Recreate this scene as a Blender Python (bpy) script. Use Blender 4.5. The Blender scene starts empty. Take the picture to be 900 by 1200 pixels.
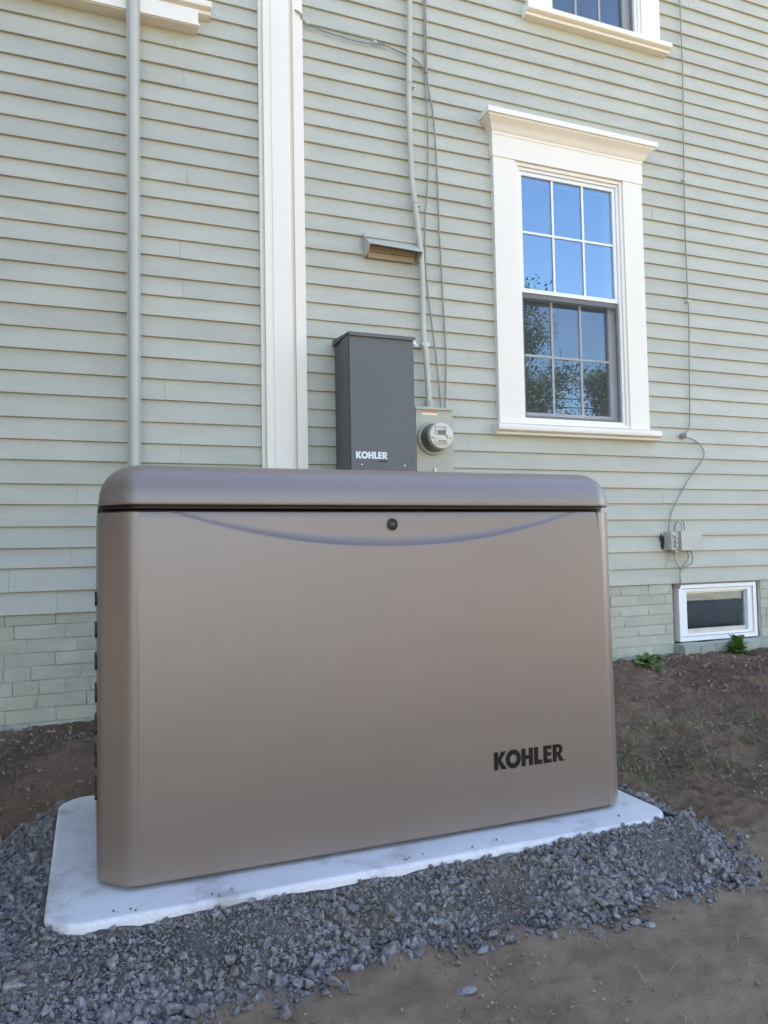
import bpy, bmesh, math, random
import numpy as np
from mathutils import Vector, Matrix, noise

# ------------------------------------------------------------------ camera, sky, sun, exposure
scene = bpy.context.scene
cd = bpy.data.cameras.new('camera')
cam = bpy.data.objects.new('camera', cd)
scene.collection.objects.link(cam)
RX = Vector((0.932, 0.0004, 0.363)).normalized()
UPV = Vector((-0.0184, -0.9987, 0.0475))
UPV = (UPV - RX * UPV.dot(RX)).normalized()
FW = UPV.cross(RX)
Rm = Matrix((RX, FW, UPV))                       # world = Rm @ (right, down, forward)
ax, ay, az = Rm @ Vector((1, 0, 0)), Rm @ Vector((0, -1, 0)), Rm @ Vector((0, 0, -1))
mw = Matrix((ax, ay, az)).transposed().to_4x4()
mw.translation = Vector((0.0, -3.05, 0.585))
cam.matrix_world = mw
cd.sensor_fit = 'HORIZONTAL'; cd.sensor_width = 36.0; cd.lens = 35.2
cd.clip_start = 0.05; cd.clip_end = 2000
scene.camera = cam
scene.render.resolution_x = 768; scene.render.resolution_y = 1024

SUN_EL, SUN_AZ = math.radians(58), math.radians(16)
world = bpy.data.worlds.new('World'); scene.world = world; world.use_nodes = True
wn = world.node_tree.nodes; wl = world.node_tree.links
for n in list(wn): wn.remove(n)
sky = wn.new('ShaderNodeTexSky'); sky.sky_type = 'NISHITA'; sky.sun_disc = False
sky.sun_elevation = SUN_EL; sky.sun_rotation = SUN_AZ
sky.air_density = 1.0; sky.dust_density = 0.15; sky.ozone_density = 2.2
bg = wn.new('ShaderNodeBackground'); bg.inputs['Strength'].default_value = 0.13
wo = wn.new('ShaderNodeOutputWorld')
wl.new(sky.outputs[0], bg.inputs[0]); wl.new(bg.outputs[0], wo.inputs[0])
sd = bpy.data.lights.new('sun', 'SUN'); sd.energy = 5.0; sd.angle = math.radians(0.5); sd.color = (1.0, 0.93, 0.82)
sun = bpy.data.objects.new('sun', sd); scene.collection.objects.link(sun)
sdir = Vector((math.sin(SUN_AZ) * math.cos(SUN_EL), math.cos(SUN_AZ) * math.cos(SUN_EL), math.sin(SUN_EL)))
sun.rotation_euler = sdir.to_track_quat('Z', 'Y').to_euler(); sun.location = (3, 6, 14)
vs = scene.view_settings
vs.view_transform = 'Standard'; vs.look = 'None'; vs.gamma = 1.0; vs.use_curve_mapping = False
vs.exposure = 2.5
try:
    vs.use_white_balance = True; vs.white_balance_temperature = 7600; vs.white_balance_tint = 17
except Exception:
    pass

random.seed(7); rng = np.random.default_rng(7)
COL = scene.collection

# ------------------------------------------------------------------ materials
def nodes_of(name):
    m = bpy.data.materials.new(name); m.use_nodes = True
    nt = m.node_tree
    return m, nt, nt.nodes, nt.links, nt.nodes['Principled BSDF']

def mat(name, col, rough=0.5, var=0.12, scale=6.0, bump=0.0, bscale=60.0, metal=0.0, rand=0.0, spec=0.5,
        dirt=None, dscale=3.0, dlo=0.55, dhi=0.75, stretch=None, coords='Object', coat=0.0, fine=0.0, fscale=200.0):
    """noise-mottled principled paint; optional dirt tone with own patches, per-object tone, bump"""
    m, nt, N, L, P = nodes_of(name)
    tc = N.new('ShaderNodeTexCoord'); src = tc.outputs[coords]
    if coords == 'World':
        pass
    if stretch:
        mp = N.new('ShaderNodeMapping'); mp.inputs['Scale'].default_value = stretch
        L.new(src, mp.inputs[0]); src = mp.outputs[0]
    nz = N.new('ShaderNodeTexNoise'); nz.inputs['Scale'].default_value = scale; nz.inputs['Detail'].default_value = 6
    L.new(src, nz.inputs['Vector'])
    rp = N.new('ShaderNodeValToRGB')
    c = np.array(col)
    rp.color_ramp.elements[0].color = (*np.clip(c * (1 - var), 0, 1), 1); rp.color_ramp.elements[0].position = 0.3
    rp.color_ramp.elements[1].color = (*np.clip(c * (1 + var), 0, 1), 1); rp.color_ramp.elements[1].position = 0.7
    L.new(nz.outputs['Fac'], rp.inputs[0]); out = rp.outputs[0]
    if dirt is not None:
        n2 = N.new('ShaderNodeTexNoise'); n2.inputs['Scale'].default_value = dscale; n2.inputs['Detail'].default_value = 8
        n2.inputs['Roughness'].default_value = 0.65
        L.new(src, n2.inputs['Vector'])
        mr = N.new('ShaderNodeMapRange'); mr.inputs['From Min'].default_value = dlo; mr.inputs['From Max'].default_value = dhi
        L.new(n2.outputs['Fac'], mr.inputs['Value'])
        mx = N.new('ShaderNodeMix'); mx.data_type = 'RGBA'
        L.new(mr.outputs[0], mx.inputs['Factor']); L.new(out, mx.inputs[6]); mx.inputs[7].default_value = (*dirt, 1)
        out = mx.outputs[2]
    if fine:
        n3 = N.new('ShaderNodeTexNoise'); n3.inputs['Scale'].default_value = fscale; n3.inputs['Detail'].default_value = 3
        L.new(tc.outputs[coords], n3.inputs['Vector'])
        mr3 = N.new('ShaderNodeMapRange'); mr3.inputs['From Min'].default_value = 0.3; mr3.inputs['From Max'].default_value = 0.7
        mr3.inputs['To Min'].default_value = 1 - fine; mr3.inputs['To Max'].default_value = 1 + fine
        L.new(n3.outputs['Fac'], mr3.inputs['Value'])
        h3 = N.new('ShaderNodeHueSaturation'); L.new(mr3.outputs[0], h3.inputs['Value']); L.new(out, h3.inputs['Color'])
        out = h3.outputs[0]
    if rand:
        oi = N.new('ShaderNodeObjectInfo')
        mr2 = N.new('ShaderNodeMapRange'); mr2.inputs['To Min'].default_value = 1 - rand; mr2.inputs['To Max'].default_value = 1 + rand
        L.new(oi.outputs['Random'], mr2.inputs['Value'])
        hs = N.new('ShaderNodeHueSaturation'); L.new(mr2.outputs[0], hs.inputs['Value']); L.new(out, hs.inputs['Color'])
        out = hs.outputs[0]
    L.new(out, P.inputs['Base Color'])
    P.inputs['Roughness'].default_value = rough; P.inputs['Metallic'].default_value = metal
    P.inputs['Specular IOR Level'].default_value = spec; P.inputs['Coat Weight'].default_value = coat
    if coat: P.inputs['Coat IOR'].default_value = 1.9; P.inputs['Coat Roughness'].default_value = 0.4
    if bump:
        nb = N.new('ShaderNodeTexNoise'); nb.inputs['Scale'].default_value = bscale; nb.inputs['Detail'].default_value = 5
        L.new(src, nb.inputs['Vector'])
        bp = N.new('ShaderNodeBump'); bp.inputs['Strength'].default_value = bump; bp.inputs['Distance'].default_value = 0.004
        L.new(nb.outputs['Fac'], bp.inputs['Height']); L.new(bp.outputs[0], P.inputs['Normal'])
    return m

M = {}
M['sage'] = mat('sage_siding_paint', (0.445, 0.438, 0.355), 0.55, 0.07, 4, 0.3, 30, rand=0.045, stretch=(1, 1, 3.5),
                dirt=(0.29, 0.28, 0.215), dscale=11, dlo=0.66, dhi=0.78, fine=0.03, fscale=90)
M['sage_metal'] = mat('sage_painted_metal', (0.47, 0.465, 0.395), 0.45, 0.05, 8, 0.08, 90)
M['sage_brick'] = mat('sage_brick_paint', (0.41, 0.41, 0.32), 0.7, 0.08, 9, 1.0, 45, rand=0.05,
                      dirt=(0.25, 0.24, 0.18), dscale=14, dlo=0.62, dhi=0.8)
M['bare_brick'] = mat('bare_red_brick', (0.2, 0.115, 0.09), 0.85, 0.2, 20, 0.9, 60)
M['mortar'] = mat('painted_mortar', (0.38, 0.38, 0.30), 0.8, 0.1, 15, 0.9, 70)
M['trim'] = mat('cream_trim_paint', (0.81, 0.75, 0.645), 0.45, 0.03, 3, 0.15, 25, stretch=(1, 1, 0.4),
                dirt=(0.55, 0.49, 0.38), dscale=5, dlo=0.66, dhi=0.9)
M['vinyl'] = mat('white_vinyl', (0.8, 0.79, 0.76), 0.35, 0.02, 4, 0.03, 30, dirt=(0.55, 0.53, 0.48), dscale=7, dlo=0.62, dhi=0.9)
M['grey_alu'] = mat('grey_screen_frame', (0.15, 0.14, 0.125), 0.45, 0.06, 10, metal=0.2)
M['gen'] = mat('taupe_enclosure_paint', (0.152, 0.108, 0.082), 0.44, 0.06, 2.6, 0.05, 300, spec=0.5, coat=0.74, fine=0.02, fscale=400)
M['rubber'] = mat('black_rubber', (0.015, 0.014, 0.013), 0.6, 0.1, 20)
M['logo_dark'] = mat('dark_brown_print', (0.014, 0.009, 0.006), 0.7, 0.05, 20, spec=0.2)
M['logo_white'] = mat('white_print', (0.75, 0.76, 0.78), 0.5, 0.02, 20)
M['pad'] = mat('pale_concrete_pad', (0.60, 0.59, 0.585), 0.6, 0.07, 6, 0.06, 40,
               dirt=(0.38, 0.355, 0.335), dscale=7, dlo=0.52, dhi=0.66, fine=0.08, fscale=240)
M['switch'] = mat('charcoal_powder_coat', (0.105, 0.110, 0.104), 0.5, 0.05, 5, 0.05, 300)
M['meter_paint'] = mat('grey_green_box_paint', (0.42, 0.41, 0.325), 0.5, 0.05, 10, 0.05, 90)
M['meter_cap'] = mat('pale_meter_plastic', (0.62, 0.58, 0.49), 0.3, 0.05, 15)
M['meter_side'] = mat('smoked_meter_body', (0.16, 0.15, 0.125), 0.25, 0.1, 15)
M['galv'] = mat('galvanised_steel', (0.55, 0.54, 0.5), 0.4, 0.1, 30, metal=0.6)
M['orange'] = mat('orange_label', (0.75, 0.22, 0.04), 0.5, 0.1, 30)
M['paper'] = mat('white_label', (0.75, 0.74, 0.7), 0.6, 0.05, 30)
M['cable'] = mat('painted_cable', (0.25, 0.255, 0.215), 0.55, 0.1, 20)
M['dark'] = mat('dark_interior', (0.05, 0.048, 0.045), 0.9, 0.1, 3)
M['jbox'] = mat('grey_junction_plastic', (0.47, 0.455, 0.39), 0.5, 0.06, 20)
M['soot'] = mat('black_scorched_paint', (0.02, 0.019, 0.017), 0.8, 0.2, 30)
M['wood_old'] = mat('weathered_wood', (0.2, 0.16, 0.11), 0.8, 0.25, 20, 0.6, 60, stretch=(1, 1, 0.2))
M['stone_sill'] = mat('peeling_sill_paint', (0.34, 0.35, 0.29), 0.8, 0.12, 12, 0.9, 60,
                      dirt=(0.15, 0.11, 0.09), dscale=9, dlo=0.56, dhi=0.66)
M['vent_flap'] = mat('tan_vent_flap', (0.37, 0.30, 0.215), 0.7, 0.12, 20)
M['roof'] = mat('grey_shingle', (0.09, 0.085, 0.08), 0.9, 0.2, 12, 0.8, 40)
M['red_roof'] = mat('red_clay_roof', (0.38, 0.12, 0.07), 0.85, 0.15, 4, 0.5, 20)
M['white_clap'] = mat('white_house_paint', (0.7, 0.69, 0.66), 0.6, 0.04, 2)
M['bark'] = mat('grey_bark', (0.13, 0.1, 0.075), 0.9, 0.3, 9, 1.0, 20, stretch=(1, 1, 0.3))
M['pole'] = mat('creosote_pole', (0.12, 0.085, 0.06), 0.9, 0.2, 9, 0.6, 20)
M['leaf'] = mat('tree_leaf', (0.055, 0.1, 0.025), 0.5, 0.35, 0.9)
M['weed'] = mat('weed_leaf', (0.07, 0.16, 0.025), 0.5, 0.25, 12)
M['grass'] = mat('grass_blade', (0.12, 0.155, 0.05), 0.6, 0.4, 2)
M['straw'] = mat('dry_straw', (0.2, 0.165, 0.115), 0.8, 0.35, 3)
M['stone'] = mat('crushed_bluestone', (0.165, 0.153, 0.147), 0.8, 0.8, 110, 0.5, 250, dirt=(0.16, 0.135, 0.115), dscale=6, dlo=0.5, dhi=0.72)
M['big_stone'] = mat('grey_fieldstone', (0.25, 0.235, 0.225), 0.75, 0.25, 60, 0.8, 200, rand=0.2)
M['clod'] = mat('crumbly_soil', (0.235, 0.163, 0.113), 0.95, 0.6, 30, 0.6, 300, dirt=(0.36, 0.27, 0.20), dscale=45, dlo=0.62, dhi=0.7)
M['dust'] = mat('stone_dust', (0.105, 0.09, 0.08), 0.95, 0.35, 9, 1.0, 400, fine=0.3, fscale=350)

def glass_mat(name, refl, tint):
    m, nt, N, L, P = nodes_of(name)
    N.remove(P)
    out = N['Material Output']
    lw = N.new('ShaderNodeLayerWeight')                       # Schlick reflectance, the same from either face
    pw = N.new('ShaderNodeMath'); pw.operation = 'POWER'; pw.inputs[1].default_value = 5.0; L.new(lw.outputs['Facing'], pw.inputs[0])
    ma = N.new('ShaderNodeMath'); ma.operation = 'MULTIPLY_ADD'; ma.inputs[1].default_value = 0.95; ma.inputs[2].default_value = 0.045
    L.new(pw.outputs[0], ma.inputs[0])
    ml = N.new('ShaderNodeMath'); ml.operation = 'MULTIPLY'; ml.inputs[1].default_value = refl; ml.use_clamp = True
    L.new(ma.outputs[0], ml.inputs[0])
    tr = N.new('ShaderNodeBsdfTransparent'); tr.inputs[0].default_value = (*tint, 1)
    gl = N.new('ShaderNodeBsdfGlossy'); gl.inputs['Roughness'].default_value = 0.0
    gl.inputs['Color'].default_value = (0.56, 0.80, 1.0, 1)
    tc = N.new('ShaderNodeTexCoord')
    nz = N.new('ShaderNodeTexNoise'); nz.inputs['Scale'].default_value = 5; nz.inputs['Detail'].default_value = 0
    L.new(tc.outputs['Object'], nz.inputs['Vector'])
    bp = N.new('ShaderNodeBump'); bp.inputs['Strength'].default_value = 0.02; bp.inputs['Distance'].default_value = 0.004
    L.new(nz.outputs['Fac'], bp.inputs['Height']); L.new(bp.outputs[0], gl.inputs['Normal'])
    mx = N.new('ShaderNodeMixShader')
    L.new(ml.outputs[0], mx.inputs[0]); L.new(tr.outputs[0], mx.inputs[1]); L.new(gl.outputs[0], mx.inputs[2])
    L.new(mx.outputs[0], out.inputs['Surface'])
    return m
M['glass'] = glass_mat('window_glass', 5.2, (0.8, 0.85, 0.84))
M['glass_dim'] = glass_mat('basement_glass', 4.5, (0.7, 0.7, 0.68))

def screen_mat():
    m, nt, N, L, P = nodes_of('insect_screen_mesh')
    out = N['Material Output']
    P.inputs['Base Color'].default_value = (0.10, 0.10, 0.095, 1); P.inputs['Roughness'].default_value = 0.6
    tc = N.new('ShaderNodeTexCoord')
    nz = N.new('ShaderNodeTexNoise'); nz.inputs['Scale'].default_value = 7; L.new(tc.outputs['Object'], nz.inputs['Vector'])
    mr = N.new('ShaderNodeMapRange'); mr.inputs['To Min'].default_value = 0.14; mr.inputs['To Max'].default_value = 0.26
    L.new(nz.outputs['Fac'], mr.inputs['Value'])
    tr = N.new('ShaderNodeBsdfTransparent'); mx = N.new('ShaderNodeMixShader')
    L.new(mr.outputs[0], mx.inputs[0]); L.new(tr.outputs[0], mx.inputs[1]); L.new(P.outputs[0], mx.inputs[2])
    L.new(mx.outputs[0], out.inputs['Surface'])
    return m
M['screen'] = screen_mat()

def ground_mat():
    m, nt, N, L, P = nodes_of('bare_earth')
    ge = N.new('ShaderNodeNewGeometry'); sp = N.new('ShaderNodeSeparateXYZ'); L.new(ge.outputs['Position'], sp.inputs[0])
    def nz(s, d=8, r=0.6):
        n = N.new('ShaderNodeTexNoise'); n.inputs['Scale'].default_value = s; n.inputs['Detail'].default_value = d
        n.inputs['Roughness'].default_value = r
        L.new(ge.outputs['Position'], n.inputs['Vector']); return n
    def mixc(fac, a, b):
        mx = N.new('ShaderNodeMix'); mx.data_type = 'RGBA'; L.new(fac, mx.inputs['Factor'])
        for i, v in ((6, a), (7, b)):
            if isinstance(v, tuple): mx.inputs[i].default_value = (*v, 1)
            else: L.new(v, mx.inputs[i])
        return mx.outputs[2]
    def rng_(v, a, b, c=0, d=1):
        r = N.new('ShaderNodeMapRange'); L.new(v, r.inputs['Value'])
        for k, x in zip(('From Min', 'From Max', 'To Min', 'To Max'), (a, b, c, d)): r.inputs[k].default_value = x
        r.interpolation_type = 'SMOOTHSTEP'; return r.outputs[0]
    c = mixc(rng_(nz(3.2).outputs['Fac'], 0.35, 0.65), (0.36, 0.235, 0.148), (0.215, 0.135, 0.085))
    c = mixc(rng_(nz(1.1, 5).outputs['Fac'], 0.52, 0.66), c, (0.20, 0.118, 0.088))           # reddish damp loam
    c = mixc(rng_(nz(38, 6, 0.7).outputs['Fac'], 0.5, 0.72), c, (0.41, 0.30, 0.21))          # pale dry crumbs
    c = mixc(rng_(nz(150, 5, 0.75).outputs['Fac'], 0.56, 0.66), c, (0.085, 0.058, 0.042))      # dark pits and damp crumbs
    # packed paler clay path in front
    f = rng_(sp.outputs['Y'], -1.5, -1.85); mfa = N.new('ShaderNodeMath'); mfa.operation = 'MULTIPLY'; L.new(f, mfa.inputs[0])
    mfa.inputs[1].default_value = 0.85
    c = mixc(mfa.outputs[0], c, mixc(rng_(nz(9).outputs['Fac'], 0.35, 0.68), (0.585, 0.415, 0.28), (0.44, 0.30, 0.20)))
    c = mixc(rng_(nz(210, 5, 0.8).outputs['Fac'], 0.61, 0.70), c, (0.17, 0.12, 0.085))
    c = mixc(rng_(nz(120, 5, 0.8).outputs['Fac'], 0.62, 0.70), c, (0.50, 0.43, 0.35))
    c = mixc(rng_(sp.outputs['Y'], -3.0, -4.0), c, mixc(rng_(nz(2.5).outputs['Fac'], 0.3, 0.7), (0.36, 0.30, 0.22), (0.26, 0.21, 0.15)))
    # lawn beyond the bare yard
    c = mixc(rng_(sp.outputs['Y'], -9, -11), c, mixc(rng_(nz(1.5).outputs['Fac'], 0.3, 0.7), (0.05, 0.075, 0.02), (0.11, 0.12, 0.05)))
    L.new(c, P.inputs['Base Color']); P.inputs['Roughness'].default_value = 0.95; P.inputs['Specular IOR Level'].default_value = 0.2
    nb = nz(95, 8, 0.75); n2 = nz(420, 4, 0.7)
    ad = N.new('ShaderNodeMath'); ad.operation = 'ADD'; L.new(nb.outputs['Fac'], ad.inputs[0]); L.new(n2.outputs['Fac'], ad.inputs[1])
    bp = N.new('ShaderNodeBump'); bp.inputs['Strength'].default_value = 1.0; bp.inputs['Distance'].default_value = 0.013
    L.new(ad.outputs[0], bp.inputs['Height']); L.new(bp.outputs[0], P.inputs['Normal'])
    return m
M['earth'] = ground_mat()

# ------------------------------------------------------------------ mesh helpers
def link(name, me, material, parent=None):
    o = bpy.data.objects.new(name, me); COL.objects.link(o)
    if material is not None:
        for mm in (material if isinstance(material, (list, tuple)) else [material]): me.materials.append(mm)
    if parent is not None: o.parent = parent
    return o

def from_bm(name, bm, material, parent=None, smooth=False, bevel=0.0, seg=2):
    if bevel:
        es = [e for e in bm.edges if len(e.link_faces) == 2 and e.calc_face_angle(0) > 0.5]
        bmesh.ops.bevel(bm, geom=es, offset=bevel, segments=seg, affect='EDGES', profile=0.5, clamp_overlap=True)
    bmesh.ops.recalc_face_normals(bm, faces=bm.faces)
    me = bpy.data.meshes.new(name); bm.to_mesh(me); bm.free()
    if smooth:
        me.polygons.foreach_set('use_smooth', [True] * len(me.polygons))
        try: me.set_sharp_from_angle(angle=math.radians(40))
        except Exception: pass
    return link(name, me, material, parent)

def add_box(bm, x0, x1, y0, y1, z0, z1):
    vs_ = [bm.verts.new(p) for p in ((x0, y0, z0), (x1, y0, z0), (x1, y1, z0), (x0, y1, z0),
                                     (x0, y0, z1), (x1, y0, z1), (x1, y1, z1), (x0, y1, z1))]
    for f in ((0, 3, 2, 1), (4, 5, 6, 7), (0, 1, 5, 4), (1, 2, 6, 5), (2, 3, 7, 6), (3, 0, 4, 7)):
        bm.faces.new([vs_[i] for i in f])

def box(name, x0, x1, y0, y1, z0, z1, material, parent=None, bevel=0.002, seg=1):
    bm = bmesh.new(); add_box(bm, x0, x1, y0, y1, z0, z1)
    return from_bm(name, bm, material, parent, bevel=bevel, seg=seg)

def boxes(name, lst, material, parent=None, bevel=0.002):
    bm = bmesh.new()
    for b in lst: add_box(bm, *b)
    return from_bm(name, bm, material, parent, bevel=bevel, seg=1)

def add_prism(bm, prof, x0, x1):
    """extrude a closed (y,z) profile along X"""
    a = [bm.verts.new((x0, y, z)) for y, z in prof]; b = [bm.verts.new((x1, y, z)) for y, z in prof]
    n = len(prof)
    for i in range(n): bm.faces.new((a[i], a[(i + 1) % n], b[(i + 1) % n], b[i]))
    bm.faces.new(a); bm.faces.new(list(reversed(b)))

def prism(name, prof, x0, x1, material, parent=None, smooth=True):
    bm = bmesh.new(); add_prism(bm, prof, x0, x1)
    return from_bm(name, bm, material, parent, smooth=smooth)

def catmull(pts, n=8):
    P = [Vector(p) for p in pts]; P = [2 * P[0] - P[1]] + P + [2 * P[-1] - P[-2]]
    out = []
    for i in range(1, len(P) - 2):
        p0, p1, p2, p3 = P[i - 1:i + 3]
        for k in range(n):
            t = k / n
            out.append(0.5 * ((2 * p1) + (p2 - p0) * t + (2 * p0 - 5 * p1 + 4 * p2 - p3) * t * t + (3 * p1 - p0 - 3 * p2 + p3) * t ** 3))
    out.append(P[-2]); return out

def add_tube(bm, pts, r, seg=10, radii=None):
    pts = [Vector(p) for p in pts]; rings = []; prev = None
    for i, p in enumerate(pts):
        t = (pts[min(i + 1, len(pts) - 1)] - pts[max(i - 1, 0)]).normalized()
        if prev is None:
            ref = Vector((0, 0, 1)) if abs(t.z) < 0.9 else Vector((0, 1, 0))
            u = t.cross(ref).normalized()
        else:
            u = (prev - t * prev.dot(t)).normalized()
        prev = u; v = t.cross(u); rr = radii[i] if radii else r
        rings.append([bm.verts.new(p + (u * math.cos(a) + v * math.sin(a)) * rr) for a in (2 * math.pi * k / seg for k in range(seg))])
    for a, b in zip(rings, rings[1:]):
        for k in range(seg): bm.faces.new((a[k], a[(k + 1) % seg], b[(k + 1) % seg], b[k]))
    bm.faces.new(list(reversed(rings[0]))); bm.faces.new(rings[-1])

def tube(name, pts, r, material, parent=None, seg=10, smooth_path=0):
    bm = bmesh.new(); add_tube(bm, catmull(pts, smooth_path) if smooth_path else pts, r, seg)
    return from_bm(name, bm, material, parent, smooth=True)

def lathe_y(name, prof, cx, cz, material, parent=None, seg=32):
    """revolve (radius, y) profile round an axis along Y through (cx, cz)"""
    bm = bmesh.new(); rings = []
    for r, y in prof:
        if r < 1e-6: rings.append([bm.verts.new((cx, y, cz))])
        else: rings.append([bm.verts.new((cx + r * math.cos(a), y, cz + r * math.sin(a))) for a in (2 * math.pi * k / seg for k in range(seg))])
    for a, b in zip(rings, rings[1:]):
        for k in range(seg):
            k2 = (k + 1) % seg
            if len(a) == 1 and len(b) == 1: continue
            if len(a) == 1: bm.faces.new((a[0], b[k2], b[k]))
            elif len(b) == 1: bm.faces.new((a[k], a[k2], b[0]))
            else: bm.faces.new((a[k], a[k2], b[k2], b[k]))
    return from_bm(name, bm, material, parent, smooth=True)

def empty(name, loc=(0, 0, 0)):
    o = bpy.data.objects.new(name, None); COL.objects.link(o); o.location = loc; o.empty_display_size = 0.1
    return o

def adopt(root, at):
    """move a built thing's Empty to its base while the parts stay where they stand"""
    root.location = at
    for c in root.children: c.matrix_parent_inverse = Matrix.Translation(-Vector(at))
    return root

def tag(o, label, cat=None, group=None, kind=None):
    if label: o['label'] = label
    if cat: o['category'] = cat
    if group: o['group'] = group
    if kind: o['kind'] = kind
    return o

def sstep(a, b, x):
    t = np.clip((x - a) / (b - a), 0, 1); return t * t * (3 - 2 * t)

# ------------------------------------------------------------------ lettering (drawn as outlines)
def arc(cx, cy, rx, ry, a0, a1, n=14):
    return [(cx + rx * math.cos(math.radians(a0 + (a1 - a0) * i / n)), cy + ry * math.sin(math.radians(a0 + (a1 - a0) * i / n))) for i in range(n + 1)]
GL = {
 'K': (0.84, [[(0, 0), (.285, 0), (.285, .38), (.50, 0), (.87, 0), (.47, .52), (.82, 1), (.49, 1), (.285, .65), (.285, 1), (0, 1)]]),
 'O': (1.04, [arc(.52, .5, .52, .53, 0, 345, 30), arc(.52, .5, .235, .255, 0, 345, 30)]),
 'H': (0.80, [[(0, 0), (.285, 0), (.285, .39), (.515, .39), (.515, 0), (.8, 0), (.8, 1), (.515, 1), (.515, .61), (.285, .61), (.285, 1), (0, 1)]]),
 'L': (0.56, [[(0, 0), (.56, 0), (.56, .25), (.285, .25), (.285, 1), (0, 1)]]),
 'E': (0.58, [[(0, 0), (.58, 0), (.58, .21), (.285, .21), (.285, .4), (.55, .4), (.55, .6), (.285, .6), (.285, .79), (.58, .79), (.58, 1), (0, 1)]]),
 'R': (0.76, [[(0, 0), (.285, 0), (.285, .37), (.31, .37), (.49, 0), (.81, 0), (.53, .41)] + arc(.40, .69, .31, .31, -50, 90, 12) + [(0, 1)],
              [(.285, .55)] + arc(.35, .68, .12, .13, -90, 90, 8) + [(.285, .81)]]),
}
def lettering(name, text, x0, x1, z0, h, y, material, parent, dot=True):
    cu = bpy.data.curves.new(name, 'CURVE'); cu.dimensions = '2D'; cu.fill_mode = 'BOTH'; cu.extrude = 0.01
    x = 0.0
    tot = sum(GL[c][0] + {'K': -0.05, 'O': 0.04}.get(c, 0.085) for c in text) - 0.085
    def poly(pts, ox):
        s = cu.splines.new('POLY'); s.points.add(len(pts) - 1); s.use_cyclic_u = True
        for p, (a, b) in zip(s.points, pts): p.co = (a + ox, b, 0, 1)
    for ch in text:
        w, outl = GL[ch]
        for pts in outl: poly(pts, x)
        x += w + {'K': -0.05, 'O': 0.04}.get(ch, 0.085)
    if dot: poly(arc(x + 0.05, 0.06, 0.035, 0.05, 0, 330, 8), 0)
    tmp = bpy.data.objects.new('tmp', cu); COL.objects.link(tmp)
    me = bpy.data.meshes.new_from_object(tmp)
    bpy.data.objects.remove(tmp); bpy.data.curves.remove(cu)
    sx = (x1 - x0) / tot
    me.transform(Matrix(((sx, 0, 0, x0), (0, 0, -0.06, y), (0, h, 0, z0), (0, 0, 0, 1))))
    me.update()
    me.materials.clear()
    return link(name, me, material, parent)

# ------------------------------------------------------------------ ground
PX0, PX1, PY0, PY1 = -0.075, 1.178, -1.745, -1.06       # concrete pad footprint
def ground_h(x, y):
    wallz = np.interp(x, [-1, 0, 2.4, 2.8, 6], [-0.05, -0.045, 0.008, 0.018, 0.03])
    t = sstep(-1.35, 0.0, y)
    return -0.095 * (1 - t) + wallz * t
def fbm(x, y, s, o=3, seed=0.0):
    return noise.fractal(Vector((x * s + seed, y * s, seed * 0.37)), 1.0, 2.0, o)
def axis_coords(segs):
    out = [segs[0][0]]
    for a, b, n in segs: out += list(np.linspace(a, b, n + 1)[1:])
    return np.array(out)
gx = axis_coords([(-400, -40, 10), (-40, -6, 14), (-6, -1.2, 40), (-1.2, 1.9, 310), (1.9, 3.9, 170), (3.9, 8, 40), (8, 40, 14), (40, 400, 10)])
gy = axis_coords([(-400, -40, 10), (-40, -8, 14), (-8, -2.6, 36), (-2.6, -0.6, 200), (-0.6, 0.12, 60), (0.12, 10, 10), (10, 400, 10)])
gv = []
for y in gy:
    for x in gx:
        z = float(ground_h(np.array(x), np.array(y)))
        if -2 < x < 5 and -4 < y < 0.2:
            n1 = fbm(x, y, 4.5, 3, 3.1); n2 = fbm(x, y, 19, 3, 9.2); n3 = fbm(x, y, 55, 2, 1.7)
            amp = 1.0 if y > -1.55 else (0.42 if y < -1.8 else 0.42 + 0.58 * (y + 1.8) / 0.25)
            n4 = fbm(x, y, 10, 3, 5.3)
            z += amp * (0.010 * n1 + 0.011 * n4 + 0.009 * n2 + 0.0075 * n3)
        if y > 0.3: z = -0.06
        gv.append((x, y, z))
nx, ny = len(gx), len(gy)
gf = [(j * nx + i, j * nx + i + 1, (j + 1) * nx + i + 1, (j + 1) * nx + i) for j in range(ny - 1) for i in range(nx - 1)]
me = bpy.data.meshes.new('ground'); me.from_pydata(gv, [], gf); me.update()
me.polygons.foreach_set('use_smooth', [True] * len(me.polygons))
ground = tag(link('ground', me, M['earth']), 'bare brown trampled earth beside the house', kind='structure')

# ------------------------------------------------------------------ the house
house = empty('house')
HX0, HX1, HD, HH = -5.0, 8.5, 8.0, 5.55
WINS = [  # casing outer x0,x1, sill top z, casing head top z
    (1.765, 2.632, 1.155, 2.53), (1.985, 2.79, 3.215, 4.60), (-0.50, 0.405, 2.83, 4.3)]
BW = (2.80, 3.325, 0.078, 0.367)
def holes_x(z0, z1):
    hs = []
    for a, b, s, t in WINS:
        if z1 > s - 0.04 and z0 < t - 0.02: hs.append((a, b))
    return hs
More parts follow.
